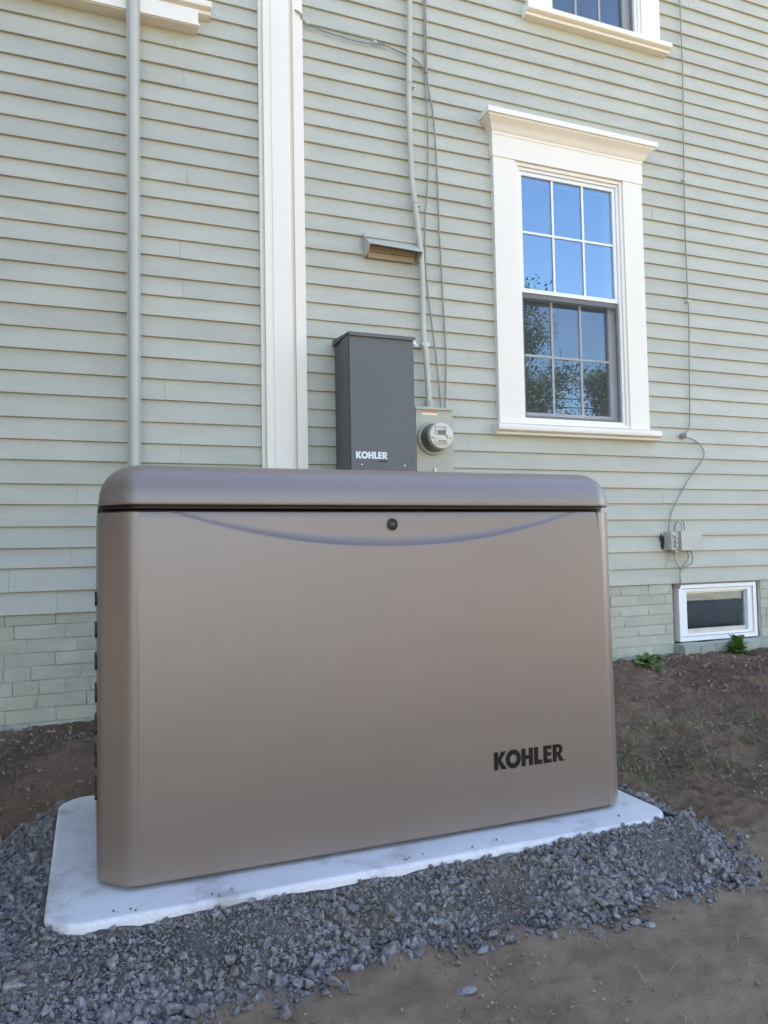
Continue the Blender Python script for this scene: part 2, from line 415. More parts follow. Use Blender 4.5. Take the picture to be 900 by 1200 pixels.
# sheathing round the openings
zc = sorted({0.376, HH} | {w[2] for w in WINS} | {w[3] - 0.09 for w in WINS})
bl = []
for z0, z1 in zip(zc, zc[1:]):
    x = HX0
    for a, b, s, t in sorted(WINS):
        if s <= z0 + 1e-6 and z1 <= t - 0.09 + 1e-6:
            bl.append((x, a + 0.10, 0.0156, 0.14, z0, z1)); x = b - 0.10
    bl.append((x, HX1, 0.0156, 0.14, z0, z1))
siding = boxes('siding', bl, M['dark'], house, bevel=0)
boxes('rear_wall', [(HX0, HX1, HD - 0.15, HD, -0.3, HH), (HX0, HX0 + 0.15, 0.15, HD - 0.16, -0.3, HH), (HX1 - 0.15, HX1, 0.15, HD - 0.16, -0.3, HH)],
      M['sage'], house, bevel=0)
boxes('floor_slab', [(HX0 + 0.2, HX1 - 0.2, 0.16, HD - 0.2, 0.42, 0.5), (HX0 + 0.2, HX1 - 0.2, 0.16, HD - 0.2, 2.95, 3.05)], M['dark'], house, bevel=0)
rb = bmesh.new()
add_prism(rb, [(-0.36, HH - 0.06), (HD / 2, HH + 2.6), (HD + 0.36, HH - 0.06), (HD + 0.36, HH + 0.04), (HD / 2, HH + 2.74), (-0.36, HH + 0.04)], HX0 - 0.3, HX1 + 0.3)
from_bm('roof', rb, M['roof'], house)
for xx in (HX0, HX1 - 0.15):
    gb = bmesh.new(); add_prism(gb, [(0.0, HH), (HD, HH), (HD / 2, HH + 2.55)], xx, xx + 0.15)
    from_bm('gable_end', gb, M['sage'], house)
box('soffit', HX0, HX1, -0.34, -0.002, HH - 0.10, HH - 0.05, M['trim'], house)

LEFT = [.364, .447, .533, .607, .685, .769, .846, .935, 1.011, 1.094, 1.183, 1.267, 1.351, 1.435, 1.519, 1.602, 1.679, 1.762, 1.836,
        1.917, 1.998, 2.069, 2.154, 2.232, 2.314, 2.393, 2.468, 2.551, 2.633, 2.711, 2.79, 2.87]
RIGHT = [.376, .455, .54, .619, .701, .784, .861, .943, 1.022, 1.103, 1.179, 1.258, 1.337, 1.413, 1.490, 1.565, 1.64, 1.719, 1.796,
         1.873, 1.957, 2.032, 2.109, 2.184, 2.263, 2.34, 2.419, 2.492, 2.567, 2.644, 2.719, 2.793, 2.871, 2.948, 3.021, 3.097,
         3.173, 3.249, 3.325, 3.401, 3.477, 3.553, 3.629]
def clap_profile(z0, z1):
    return [(-0.001, z0 + 0.0012), (0.0004, z0), (0.0130, z0), (0.0152, z1 + 0.018), (0.0128, z1 + 0.018)]
def add_clap(bm, x0, x1, z0, z1, rr):
    """a tapered board, cut into short lengths so that it can bow a little"""
    n = max(2, int(min(x1 - x0, 6) / 0.22)); xs = np.linspace(x0, x1, n + 1)
    prof = clap_profile(z0, z1); rows = []
    s = rr.uniform(0, 90)
    for x in xs:
        dz = 0.0024 * noise.noise(Vector((x * 1.1, s, z0 * 5))) ; dy = 0.0022 * noise.noise(Vector((x * 2.0, s + 7, z0 * 3)))
        rows.append([bm.verts.new((x, y + (dy if i < 3 else 0), z + (dz if i < 3 else 0))) for i, (y, z) in enumerate(prof)])
    k = len(prof)
    for a, b in zip(rows, rows[1:]):
        for i in range(k): bm.faces.new((a[i], a[(i + 1) % k], b[(i + 1) % k], b[i]))
    bm.faces.new(rows[0]); bm.faces.new(list(reversed(rows[-1])))
rr = random.Random(5)
def spans(x0, x1, hs):
    out = []; x = x0
    for a, b in sorted(hs):
        if b <= x0 or a >= x1: continue
        out.append((x, a + 0.004)); x = b - 0.004
    out.append((x, x1)); return [s for s in out if s[1] - s[0] > 0.02]
def cut(span, joints):
    a, b = span; pts = [a] + [j for j in joints if a + 0.06 < j < b - 0.06] + [b]
    return [(p + (0.0004 if i else 0), q - (0.0004 if i < len(pts) - 2 else 0)) for i, (p, q) in enumerate(zip(pts, pts[1:]))]
def board(x0, x1, z0, z1):
    bm = bmesh.new(); add_clap(bm, x0, x1, z0, z1, rr)
    return from_bm('clapboard', bm, M['sage'], siding)
LJ = {0: [-.12], 1: [-.28], 2: [-.07], 3: [], 5: [-.05], 7: [.33], 10: [.27], 11: [-.9], 15: [.34], 17: [.33], 18: [], 21: [.36], 26: [.35], 29: [-.2]}
for i, z0 in enumerate(LEFT):
    z1 = LEFT[i + 1] if i + 1 < len(LEFT) else z0 + 0.079
    joints = LJ.get(i, [rr.uniform(-2.5, -0.5)])
    for sp_ in spans(HX0, 0.654, [(a - 0.0, b) for a, b in holes_x(z0, z1) if a < 0.6]):
        for a, b in cut(sp_, joints): board(a, b, z0, z1)
for i, z0 in enumerate(RIGHT):
    z1 = RIGHT[i + 1] if i + 1 < len(RIGHT) else z0 + 0.076
    joints = ([rr.choice([1.12, 1.3, 1.62, 1.7, 2.1, 2.72, 2.85, 3.02, 3.2, 3.3])] if rr.random() < 0.45 else []) + [rr.uniform(4.2, 6.5)]
    hs = [h for h in holes_x(z0, z1) if h[0] > 0.6]
    if z0 < 0.36: hs.append((BW[0], BW[1]))
    for sp_ in spans(0.845, HX1, hs):
        for a, b in cut(sp_, joints): board(a, b, z0, z1)
ub = bmesh.new()
for x0, x1, zs_ in ((HX0, 0.654, LEFT[-1] + 0.079), (0.845, HX1, RIGHT[-1] + 0.076)):
    z = zs_
    while z < HH - 0.1:
        for a, b in spans(x0, x1, holes_x(z, z + 0.078)): add_clap(ub, a, b, z, z + 0.078, rr)
        z += 0.078
tag(from_bm('upper_clapboards', ub, M['sage'], house), 'sage clapboards higher up the wall', kind='stuff')

# pilaster strip between the two bays
pil = box('pilaster', 0.654, 0.846, -0.010, 0.0154, 0.30, HH - 0.1, M['trim'], house, bevel=0.002)
box('face_board', 0.669, 0.781, -0.036, -0.0102, 0.30, HH - 0.11, M['trim'], pil, bevel=0.003)
box('inner_face', 0.702, 0.772, -0.0395, -0.0362, 0.30, HH - 0.12, M['trim'], pil, bevel=0.002)
box('edge_board', 0.799, 0.843, -0.028, -0.0102, 0.30, HH - 0.11, M['trim'], pil, bevel=0.002)

# foundation with painted bricks
fb = []
for a, b in ((HX0, BW[0] - 0.03), (BW[1] + 0.03, HX1)): fb.append((a, b, 0.0145, 0.3, -0.35, 0.374))
fb.append((BW[0] - 0.03, BW[1] + 0.03, 0.017, 0.3, -0.35, 0.062))
foundation = boxes('foundation', fb, M['mortar'], house, bevel=0)
def rough_box(name, x0, x1, y0, y1, z0, z1, material, parent, j=0.0024):
    bm = bmesh.new(); add_box(bm, x0, x1, y0, y1, z0, z1)
    for v in bm.verts: v.co += Vector((rr.uniform(-j, j), rr.uniform(-j, j), rr.uniform(-j, j)))
    return from_bm(name, bm, material, parent, bevel=0.0035, seg=1)
z = 0.3735; row = 0
while z > -0.10:
    x = -1.15 + (0.096 if row % 2 else 0) + rr.uniform(-0.02, 0.02)
    while x < 4.0:
        ln = rr.choice([0.172, 0.17, 0.168, 0.174, 0.17, 0.088])
        a, b = x, x + ln - 0.0025
        x += ln
        for lo, hi in ((-2, BW[0] - 0.035), (BW[1] + 0.04, 5)):
            p, q = max(a, lo), min(b, hi)
            if q - p > 0.03 and len([c for c in foundation.children]) < 298:
                bare = (z < 0.06 and 2.5 < p < 2.7)
                rough_box('brick', p, q, 0.0095 + rr.uniform(-0.0015, 0.0015), 0.03, z - 0.0470, z + rr.uniform(-0.001, 0.001),
                          M['sage_brick'], foundation)
    z -= 0.0508; row += 1

# sash windows
def roundprof(pts): return pts
def sash_window(x0, x1, zs_, zt, screen_low=True, cornice=True, apron=False):
    cw = 0.118
    w = box('window', x0 + 0.10, x1 - 0.10, 0.055, 0.13, zs_ - 0.004, zs_ + 0.012, M['vinyl'], house, bevel=0)
    for a, b in ((x0, x0 + cw), (x1 - cw, x1)):
        box('casing', a, b, -0.024, 0.0122, zs_ + 0.001, zt - 0.106, M['trim'], w, bevel=0.002)
    box('head_casing', x0 - 0.004, x1 + 0.004, -0.0275, 0.0122, zt - 0.1055, zt, M['trim'], w, bevel=0.002)
    if cornice:
        prof = [(0.011, zt), (-0.030, zt), (-0.032, zt + 0.012), (-0.040, zt + 0.018), (-0.046, zt + 0.030), (-0.058, zt + 0.044),
                (-0.075, zt + 0.056), (-0.080, zt + 0.060), (-0.080, zt + 0.066), (-0.090, zt + 0.068), (-0.090, zt + 0.092), (-0.086, zt + 0.096), (0.011, zt + 0.104)]
        bm = bmesh.new()
        # mitred returns: the overhang grows with the projection
        L_ = [[bm.verts.new((x0 - 0.004 - max(0, -y - 0.028) * 0.85, y, z)) for y, z in prof], [bm.verts.new((x1 + 0.004 + max(0, -y - 0.028) * 0.85, y, z)) for y, z in prof]]
        # returns run back to the wall
        B_ = [[bm.verts.new((v.co.x, 0.0115, v.co.z)) for v in L_[s]] for s in (0, 1)]
        n = len(prof)
        for i in range(n - 1):
            bm.faces.new((L_[0][i], L_[0][i + 1], L_[1][i + 1], L_[1][i]))
            for s in (0, 1):
                q = (L_[s][i], L_[s][i + 1], B_[s][i + 1], B_[s][i])
                bm.faces.new(q)
        bmesh.ops.remove_doubles(bm, verts=bm.verts, dist=1e-5)
        from_bm('cornice', bm, M['trim'], w, smooth=True)
    s0, s1 = x0 - 0.022, x1 + 0.05
    prism('sill', [(0.05, zs_ + 0.0), (-0.044, zs_ - 0.004), (-0.054, zs_ - 0.010), (-0.058, zs_ - 0.022), (-0.054, zs_ - 0.034), (-0.044, zs_ - 0.040),
                   (-0.034, zs_ - 0.041), (-0.030, zs_ - 0.052), (0.0115, zs_ - 0.054), (0.0115, zs_ - 0.03), (0.05, zs_ - 0.02)], s0, s1, M['trim'], w)
    # stepped stops
    ix0, ix1, iz0, iz1 = x0 + cw, x1 - cw, zs_ + 0.003, zt - 0.106
    def frame(name, a, b, c, d, t, y0, y1, m, p, tb=None, tt=None):
        tb = t if tb is None else tb; tt = t if tt is None else tt
        return boxes(name, [(a, a + t, y0, y1, c, d), (b - t, b, y0, y1, c, d), (a + t, b - t, y0 + 0.0006, y1 - 0.0006, c, c + tb), (a + t, b - t, y0 + 0.0006, y1 - 0.0006, d - tt, d)], m, p, bevel=0.0012)
    frame('stop', ix0 + 0.001, ix1 - 0.001, iz0, iz1 - 0.001, 0.016, -0.016, 0.10, M['trim'], w)
    frame('jamb_frame', ix0 + 0.0175, ix1 - 0.0175, iz0 + 0.017, iz1 - 0.0175, 0.014, -0.006, 0.10, M['vinyl'], w)
    a, b = ix0 + 0.033, ix1 - 0.033
    c, d = iz0 + 0.032, iz1 - 0.033
    mz = c + (d - c) * 0.505
    # upper sash (outer)
    frame('upper_sash', a, b, mz, d, 0.016, 0.002, 0.03, M['vinyl'], w, tb=0.02, tt=0.018)
    g0, g1, h0, h1 = a + 0.0165, b - 0.0165, mz + 0.0205, d - 0.0185
    box('pane', g0, g1, 0.012, 0.016, h0, h1, M['glass'], w, bevel=0)
    boxes('muntin', [(g0 + (g1 - g0) * t - 0.0055, g0 + (g1 - g0) * t + 0.0055, 0.0075, 0.0118, h0, h1) for t in (1 / 3, 2 / 3)] +
          [(g0 + (g1 - g0) * t0 + (0.0056 if t0 else 0), g0 + (g1 - g0) * t1 - (0.0056 if t1 < 1 else 0), 0.0078, 0.0117, (h0 + h1) / 2 - 0.0055, (h0 + h1) / 2 + 0.0055) for t0, t1 in ((0, 1 / 3), (1 / 3, 2 / 3), (2 / 3, 1))], M['vinyl'], w, bevel=0)
    # lower sash (inner)
    frame('lower_sash', a, b, c, mz + 0.018, 0.03, 0.042, 0.072, M['vinyl'], w, tb=0.035, tt=0.03)
    g0, g1, h0, h1 = a + 0.0305, b - 0.0305, c + 0.0355, mz - 0.0125
    box('pane', g0, g1, 0.052, 0.056, h0, h1, M['glass'], w, bevel=0)
    boxes('muntin', [(g0 + (g1 - g0) * t - 0.0055, g0 + (g1 - g0) * t + 0.0055, 0.0475, 0.0518, h0, h1) for t in (1 / 3, 2 / 3)] +
          [(g0 + (g1 - g0) * t0 + (0.0056 if t0 else 0), g0 + (g1 - g0) * t1 - (0.0056 if t1 < 1 else 0), 0.0478, 0.0517, (h0 + h1) / 2 - 0.0055, (h0 + h1) / 2 + 0.0055) for t0, t1 in ((0, 1 / 3), (1 / 3, 2 / 3), (2 / 3, 1))], M['vinyl'], w, bevel=0)
    if screen_low:
        frame('screen_frame', a + 0.0015, b - 0.0015, c + 0.002, mz - 0.002, 0.011, 0.006, 0.015, M['grey_alu'], w, tt=0.022)
        bm = bmesh.new(); add_box(bm, a + 0.0128, b - 0.0128, 0.0100, 0.0106, c + 0.0132, mz - 0.0242)
        from_bm('insect_screen', bm, M['screen'], w)
    if apron:
        box('apron', x0 - 0.03, 0.402, -0.048, 0.0122, 2.705, zs_ - 0.0545, M['trim'], w, bevel=0.003)
        box('apron_bead', x0 - 0.03, 0.408, -0.054, -0.0484, 2.708, 2.716, M['trim'], w, bevel=0.002)
    return w
w1 = sash_window(*WINS[0])
w2 = sash_window(*WINS[1])
w3 = sash_window(*WINS[2], apron=True)

# basement hopper window
bw = boxes('basement_window', [(BW[0], BW[0] + 0.02, 0.0, 0.09, BW[2], BW[3]), (BW[1] - 0.02, BW[1], 0.0, 0.09, BW[2], BW[3]),
           (BW[0] + 0.02, BW[1] - 0.02, 0.0006, 0.09, BW[2], BW[2] + 0.022), (BW[0] + 0.02, BW[1] - 0.02, 0.0006, 0.09, BW[3] - 0.02, BW[3])], M['vinyl'], house, bevel=0.002)
ia, ib, ic, id_ = BW[0] + 0.0225, BW[1] - 0.0225, BW[2] + 0.0245, BW[3] - 0.0225
boxes('sash', [(ia, ia + 0.034, 0.008, 0.05, ic, id_), (ib - 0.03, ib, 0.008, 0.05, ic, id_),
               (ia + 0.034, ib - 0.03, 0.0086, 0.05, ic, ic + 0.0125), (ia + 0.034, ib - 0.03, 0.0086, 0.05, id_ - 0.014, id_)], M['vinyl'], bw, bevel=0.002)
boxes('glazing_bead', [(ia + 0.035, ia + 0.041, 0.02, 0.04, ic + 0.013, id_ - 0.015), (ib - 0.043, ib - 0.031, 0.02, 0.04, ic + 0.013, id_ - 0.015),
                       (ia + 0.0412, ib - 0.0432, 0.0205, 0.04, ic + 0.013, ic + 0.034), (ia + 0.0412, ib - 0.0432, 0.0205, 0.04, id_ - 0.023, id_ - 0.015)], M['galv'], bw, bevel=0.001)
box('pane', ia + 0.0412, ib - 0.0432, 0.029, 0.033, ic + 0.034, id_ - 0.023, M['glass_dim'], bw, bevel=0)
boxes('side_filler', [(BW[1] + 0.004, BW[1] + 0.036, 0.03, 0.09, 0.05, BW[3] - 0.003), (BW[0] - 0.028, BW[0] - 0.003, 0.034, 0.09, 0.05, BW[3] - 0.003)], M['wood_old'], bw, bevel=0.002)
sl = bmesh.new(); add_box(sl, BW[0] - 0.03, BW[1] + 0.06, -0.052, 0.0165, -0.03, 0.070)
bmesh.ops.subdivide_edges(sl, edges=sl.edges[:], cuts=5, use_grid_fill=True)
for v in sl.verts: v.co += Vector((0, rr.uniform(-.003, .003), rr.uniform(-.004, .004)))
from_bm('brick_sill', sl, M['stone_sill'], bw, smooth=False)
for k in range(6):
    rough_box('sill_brick', BW[0] - 0.026 + k * 0.102, BW[0] + 0.072 + k * 0.102, -0.060, -0.0535, -0.04, 0.062 - 0.006 * (k % 2), M['stone_sill'], bw, 0.002)
box('drip_board', BW[0] - 0.03, BW[1] + 0.04, -0.004, 0.012, BW[3] + 0.0015, 0.3745, M['wood_old'], bw, bevel=0.001)
tag(house, 'old sage green clapboard house with cream trim on a painted brick foundation', 'house')

# ------------------------------------------------------------------ things fixed to the wall
# straight painted riser pipe on its backing strip
rp = empty('riser_pipe')
tube('pipe', [(0.150, -0.083, -0.06), (0.150, -0.083, 1.8), (0.151, -0.083, 3.9), (0.151, -0.083, HH - 0.2)], 0.0185, M['sage_metal'], rp, seg=20)
box('backing_strip', 0.1255, 0.1755, -0.0655, -0.0595, -0.06, HH - 0.2, M['sage_metal'], rp, bevel=0.001)
for zz in (0.5, 1.5, 2.4, 3.4, 4.6):
    box('standoff', 0.137, 0.164, -0.0593, 0.003 if zz != 3.4 else -0.03, zz, zz + 0.02, M['sage_metal'], rp, bevel=0.001)
tag(adopt(rp, (0.15, -0.07, -0.06)), 'straight vertical sage painted pipe left of the cream pilaster', 'pipe')

# service conduit bending down to the meter
cpts = [(1.350, 5.3), (1.348, 3.6), (1.346, 3.065), (1.333, 2.619), (1.338, 2.249), (1.348, 2.156), (1.364, 2.006), (1.377, 1.887), (1.381, 1.736), (1.380, 1.553), (1.385, 1.45), (1.393, 1.292), (1.395, 1.232)]
co = empty('service_conduit')
tube('pipe', [(x, -0.035 if i < len(cpts) - 3 else -0.045, z) for i, (x, z) in enumerate(cpts)], 0.0128, M['sage_metal'], co, seg=16, smooth_path=6)
for (x, z) in ((1.3345, 2.68), (1.3515, 2.13), (1.3475, 3.5)):
    lt = bmesh.new(); add_tube(lt, [(x, -0.035, z - 0.006), (x, -0.035, z + 0.006)], 0.0150, 16)
    st = from_bm('strap', lt, M['sage_metal'], co, smooth=True)
    box('strap_tab', x + 0.013, x + 0.034, -0.021, -0.001, z - 0.005, z + 0.006, M['sage_metal'], st, bevel=0.001)
boxes('strut_clamp', [(1.318, 1.402, -0.019, -0.001, 1.478, 1.494), (1.368, 1.402, -0.0525, -0.0485, 1.478, 1.492), (1.318, 1.338, -0.045, -0.0192, 1.480, 1.512)], M['galv'], co, bevel=0.001)
lt = bmesh.new(); add_tube(lt, [(1.395, -0.047, 1.193), (1.395, -0.047, 1.204), (1.395, -0.047, 1.2045), (1.395, -0.047, 1.216), (1.395, -0.047, 1.2165), (1.395, -0.047, 1.238)],
                           0.02, 20, [0.024, 0.024, 0.0185, 0.0185, 0.0205, 0.0185]); from_bm('hub_fitting', lt, M['meter_paint'], co, smooth=True)
tag(adopt(co, (1.395, -0.04, 1.2)), 'grey painted service conduit bending down into the electric meter', 'conduit')

def yz(pts, y): return [(x, y, z) for x, z in pts]
c1 = empty('service_cable')
tube('cable', yz([(1.43, 5.2), (1.43, 3.6), (1.428, 3.121), (1.426, 2.769), (1.427, 2.696), (1.434, 2.497), (1.426, 2.229), (1.41, 2.056), (1.409, 1.832), (1.425, 1.666), (1.456, 1.399), (1.472, 1.19)], -0.012), 0.0035, M['cable'], c1, 8, 5)
tag(adopt(c1, (1.472, -0.012, 1.19)), 'slack thin cable nearer the conduit, dropping to the meter box', 'cable')
c2 = empty('service_cable')
tube('cable', yz([(1.438, 5.2), (1.438, 3.6), (1.436, 3.121), (1.434, 2.775), (1.446, 2.66), (1.462, 2.571), (1.474, 2.356), (1.479, 2.066), (1.487, 1.829), (1.495, 1.594), (1.500, 1.446), (1.490, 1.19)], -0.013), 0.004, M['cable'], c2, 8, 5)
lt = bmesh.new(); add_tube(lt, [(1.43, -0.013, 2.76), (1.431, -0.013, 2.785)], 0.009, 10); from_bm('cable_tie', lt, M['cable'], c2, smooth=True)
tag(adopt(c2, (1.49, -0.013, 1.19)), 'straighter thin cable farther from the conduit, running down to the meter box', 'cable')
c3 = empty('branch_wire')
tube('wire', [(0.81, -0.034, 2.889), (0.837, -0.036, 2.873), (0.859, -0.022, 2.852), (1.021, -0.014, 2.857), (1.181, -0.014, 2.852), (1.30, -0.012, 2.831), (1.38, -0.012, 2.811), (1.42, -0.016, 2.775)], 0.0036, M['cable'], c3, 8, 5)
tube('wire', [(0.859, -0.016, 2.846), (1.021, -0.012, 2.836), (1.10, -0.011, 2.832), (1.181, -0.012, 2.840), (1.25, -0.013, 2.842)], 0.0028, M['cable'], c3, 8, 5)
lt = bmesh.new(); add_tube(lt, [(0.85, -0.022, 2.862), (0.872, -0.02, 2.848)], 0.0085, 10); from_bm('wire_splice', lt, M['sage_metal'], c3, smooth=True)
lt = bmesh.new(); add_tube(lt, [(1.172, -0.013, 2.849), (1.19, -0.013, 2.846)], 0.007, 10); from_bm('wire_splice', lt, M['sage_metal'], c3, smooth=True)
tag(adopt(c3, (0.81, -0.03, 2.889)), 'twin wire strung from the cream pilaster across to the conduit', 'wire')

rc = empty('telephone_cable')
tube('cable', yz([(2.945, 5.2), (2.94, 3.512), (2.941, 3.253), (2.939, 3.018), (2.925, 2.61), (2.916, 2.181), (2.917, 1.952), (2.919, 1.753), (2.908, 1.454), (2.897, 1.207), (2.870, 1.152), (2.852, 1.136), (2.878, 1.128), (2.928, 1.114), (2.972, 1.08), (2.987, 1.045),
      (2.962, 0.999), (2.884, 0.918), (2.837, 0.859), (2.789, 0.789), (2.751, 0.723), (2.735, 0.645)], -0.016), 0.0034, M['cable'], rc, 8, 5)
lathe_y('insulator_ring', [(0.006, 0.002), (0.012, -0.002), (0.016, -0.012), (0.015, -0.022), (0.009, -0.028), (0.007, -0.020), (0.0, -0.019)], 2.853, 1.136, M['cable'], rc, 16)
for zz, xx in ((1.845, 2.919), (1.87, 2.9185), (2.5, 2.922)):
    box('staple', xx - 0.007, xx + 0.007, -0.021, 0.004, zz, zz + 0.006, M['galv'], rc, bevel=0.001)
tag(adopt(rc, (2.735, -0.016, 0.645)), 'long thin cable hanging right of the windows and curling into the junction box', 'cable')

jb = empty('junction_box')
box('box_body', 2.715, 2.885, -0.055, 0.003, 0.548, 0.640, M['jbox'], jb, bevel=0.006, seg=2)
box('box_cover', 2.7585, 2.888, -0.078, -0.0552, 0.545, 0.644, M['jbox'], jb, bevel=0.008, seg=3)
for zz in (0.57, 0.592, 0.614): lathe_y('terminal', [(0.0, -0.072), (0.007, -0.072), (0.008, -0.0553)], 2.737, zz, M['jbox'], jb, 10)
lathe_y('screw', [(0.0, -0.062), (0.005, -0.062), (0.006, -0.0553)], 2.727, 0.625, M['galv'], jb, 10)
box('cable_gland', 2.742, 2.772, -0.05, -0.012, 0.534, 0.5475, M['jbox'], jb, bevel=0.002)
tube('loop_wire', [(2.765, -0.03, 0.641), (2.768, -0.03, 0.676), (2.792, -0.03, 0.700), (2.818, -0.03, 0.690), (2.826, -0.03, 0.640)], 0.003, M['cable'], jb, 8, 6)
tube('loop_wire', [(2.755, -0.03, 0.639), (2.762, -0.026, 0.668), (2.784, -0.026, 0.690), (2.808, -0.026, 0.676), (2.812, -0.026, 0.640)], 0.0025, M['cable'], jb, 8, 6)
tube('drop_wire', [(2.852, -0.03, 0.5475), (2.868, -0.03, 0.52), (2.868, -0.028, 0.48), (2.835, -0.022, 0.462), (2.80, -0.018, 0.438), (2.800, -0.016, 0.375), (2.800, -0.002, 0.35)], 0.003, M['cable'], jb, 8, 6)
tube('drop_wire', [(2.835, -0.03, 0.5475), (2.842, -0.03, 0.505), (2.81, -0.024, 0.462), (2.796, -0.018, 0.435), (2.795, -0.016, 0.375), (2.796, -0.002, 0.352)], 0.0024, M['cable'], jb, 8, 6)
tube('drop_wire', [(2.752, -0.025, 0.534), (2.768, -0.02, 0.49), (2.79, -0.02, 0.462), (2.799, -0.021, 0.44)], 0.0022, M['cable'], jb, 8, 6)
tube('drop_wire', [(2.728, -0.02, 0.5475), (2.726, -0.014, 0.50), (2.712, -0.012, 0.462)], 0.0016, M['cable'], jb, 8, 6)
bm = bmesh.new(); 
a = []
for k in range(18):
    t = 2 * math.pi * k / 18; r_ = 1 + 0.35 * math.sin(3 * t + 1) + 0.2 * math.sin(7 * t)
    a.append((2.708 + 0.016 * r_ * math.cos(t), 0.592 + 0.034 * r_ * math.sin(t)))
lo_ = [bm.verts.new((x, -0.0005, z)) for x, z in a]; hi_ = [bm.verts.new((2.708 + (x - 2.708) * 0.9, -0.0035, 0.592 + (z - 0.592) * 0.9)) for x, z in a]
for k in range(18): bm.faces.new((lo_[k], lo_[(k + 1) % 18], hi_[(k + 1) % 18], hi_[k]))
bm.faces.new(hi_); from_bm('tar_patch', bm, M['soot'], jb)
tag(adopt(jb, (2.8, 0, 0.54)), 'small grey junction box with looped wires above the basement window', 'junction box')

vt = empty('dryer_vent')
vb = bmesh.new()
X0, X1 = 1.118, 1.362
# sloping hood of folded sheet
def quad_sheet(bm, pts, th):
    a = [bm.verts.new(p) for p in pts]; n = (Vector(pts[1]) - Vector(pts[0])).cross(Vector(pts[2]) - Vector(pts[0])).normalized() * th
    b = [bm.verts.new(Vector(p) + n) for p in pts]; k = len(pts)
    bm.faces.new(a); bm.faces.new(list(reversed(b)))
    for i in range(k): bm.faces.new((a[i], b[i], b[(i + 1) % k], a[(i + 1) % k]))
quad_sheet(vb, [(X0 + 0.006, 0.006, 1.957), (X1 - 0.004, 0.006, 1.957), (X1 + 0.006, -0.078, 1.890), (X0 + 0.002, -0.078, 1.898)], 0.002)
from_bm('hood', vb, M['sage_metal'], vt)
vb = bmesh.new()
quad_sheet(vb, [(X0, -0.001, 1.975), (X0, -0.020, 1.950), (X0 + 0.001, -0.076, 1.897), (X0 + 0.001, -0.050, 1.868), (X0, -0.001, 1.856)], 0.003)
from_bm('cheek', vb, M['sage_metal'], vt); vb = bmesh.new()
quad_sheet(vb, [(X1, -0.001, 1.955), (X1 + 0.003, -0.076, 1.889), (X1, -0.045, 1.858), (X1, -0.001, 1.852)], 0.003)
from_bm('cheek', vb, M['sage_metal'], vt)
box('opening', X0 + 0.012, X1 - 0.01, -0.004, 0.004, 1.862, 1.945, M['vent_flap'], vt, bevel=0)
for k in range(3): box('flap', X0 + 0.012, X1 - 0.008, -0.012 - 0.004 * (k % 2), -0.0045, 1.862 + 0.026 * k, 1.886 + 0.026 * k, M['vent_flap'], vt, bevel=0.001)
tag(adopt(vt, (1.24, 0, 1.856)), 'sage painted sheet metal vent hood beside the bend of the conduit', 'vent')

# transfer switch cabinet
ts = empty('transfer_switch')
TX0, TX1, TZ0, TZ1 = 0.968, 1.247, 0.825, 1.452
box('cabinet', TX0 + 0.005, TX1 - 0.004, -0.12, -0.008, TZ0, TZ1, M['switch'], ts, bevel=0.002)
box('mounting_rail', TX0 + 0.03, TX1 - 0.03, -0.0078, 0.002, TZ0 + 0.05, TZ1 - 0.05, M['switch'], ts, bevel=0.001)
box('side_flange', TX0 - 0.002, TX1 + 0.001, -0.206, -0.1205, TZ0 + 0.002, TZ1 - 0.002, M['switch'], ts, bevel=0.002)
box('door_gasket', TX0 + 0.005, TX1 - 0.005, -0.2115, -0.2062, TZ0 + 0.006, TZ1 - 0.010, M['rubber'], ts, bevel=0)
cv = box('front_cover', TX0 - 0.0005, TX1 + 0.0005, -0.222, -0.2117, TZ0 - 0.004, TZ1 - 0.006, M['switch'], ts, bevel=0.0025, seg=2)
prism('hood', [(-0.008, TZ1 + 0.0005), (-0.230, TZ1 + 0.0005), (-0.230, TZ1 - 0.010), (-0.2325, TZ1 - 0.010), (-0.2325, TZ1 + 0.004), (-0.008, TZ1 + 0.024)], TX0 - 0.006, TX1 + 0.006, M['switch'], ts, smooth=False)
lettering('lettering', 'KOHLER', 0.987, 1.122, 0.945, 0.0285, -0.2224, M['logo_white'], cv, dot=False)
box('small_print', 1.083, 1.120, -0.2232, -0.2222, 0.933, 0.938, M['rubber'], cv, bevel=0)
for x in (1.011, 1.197): lathe_y('screw', [(0.0, -0.2265), (0.0035, -0.226), (0.005, -0.2222)], x, 0.920, M['galv'], cv, 12)
lathe_y('conduit_hub', [(0.0, -0.1), (0.001, -0.1)], 1.1, 0.83, M['switch'], ts, 6)
tube('lower_conduit', [(1.10, -0.09, 0.824), (1.10, -0.09, 0.40), (1.10, -0.09, -0.06)], 0.02, M['sage_metal'], ts, 14)
tag(adopt(ts, (1.1, -0.1, TZ0)), 'tall charcoal transfer switch cabinet with white lettering on the wall behind the generator', 'electrical cabinet')
bpy.data.objects.remove([c for c in ts.children if c.name.startswith('conduit_hub')][0])

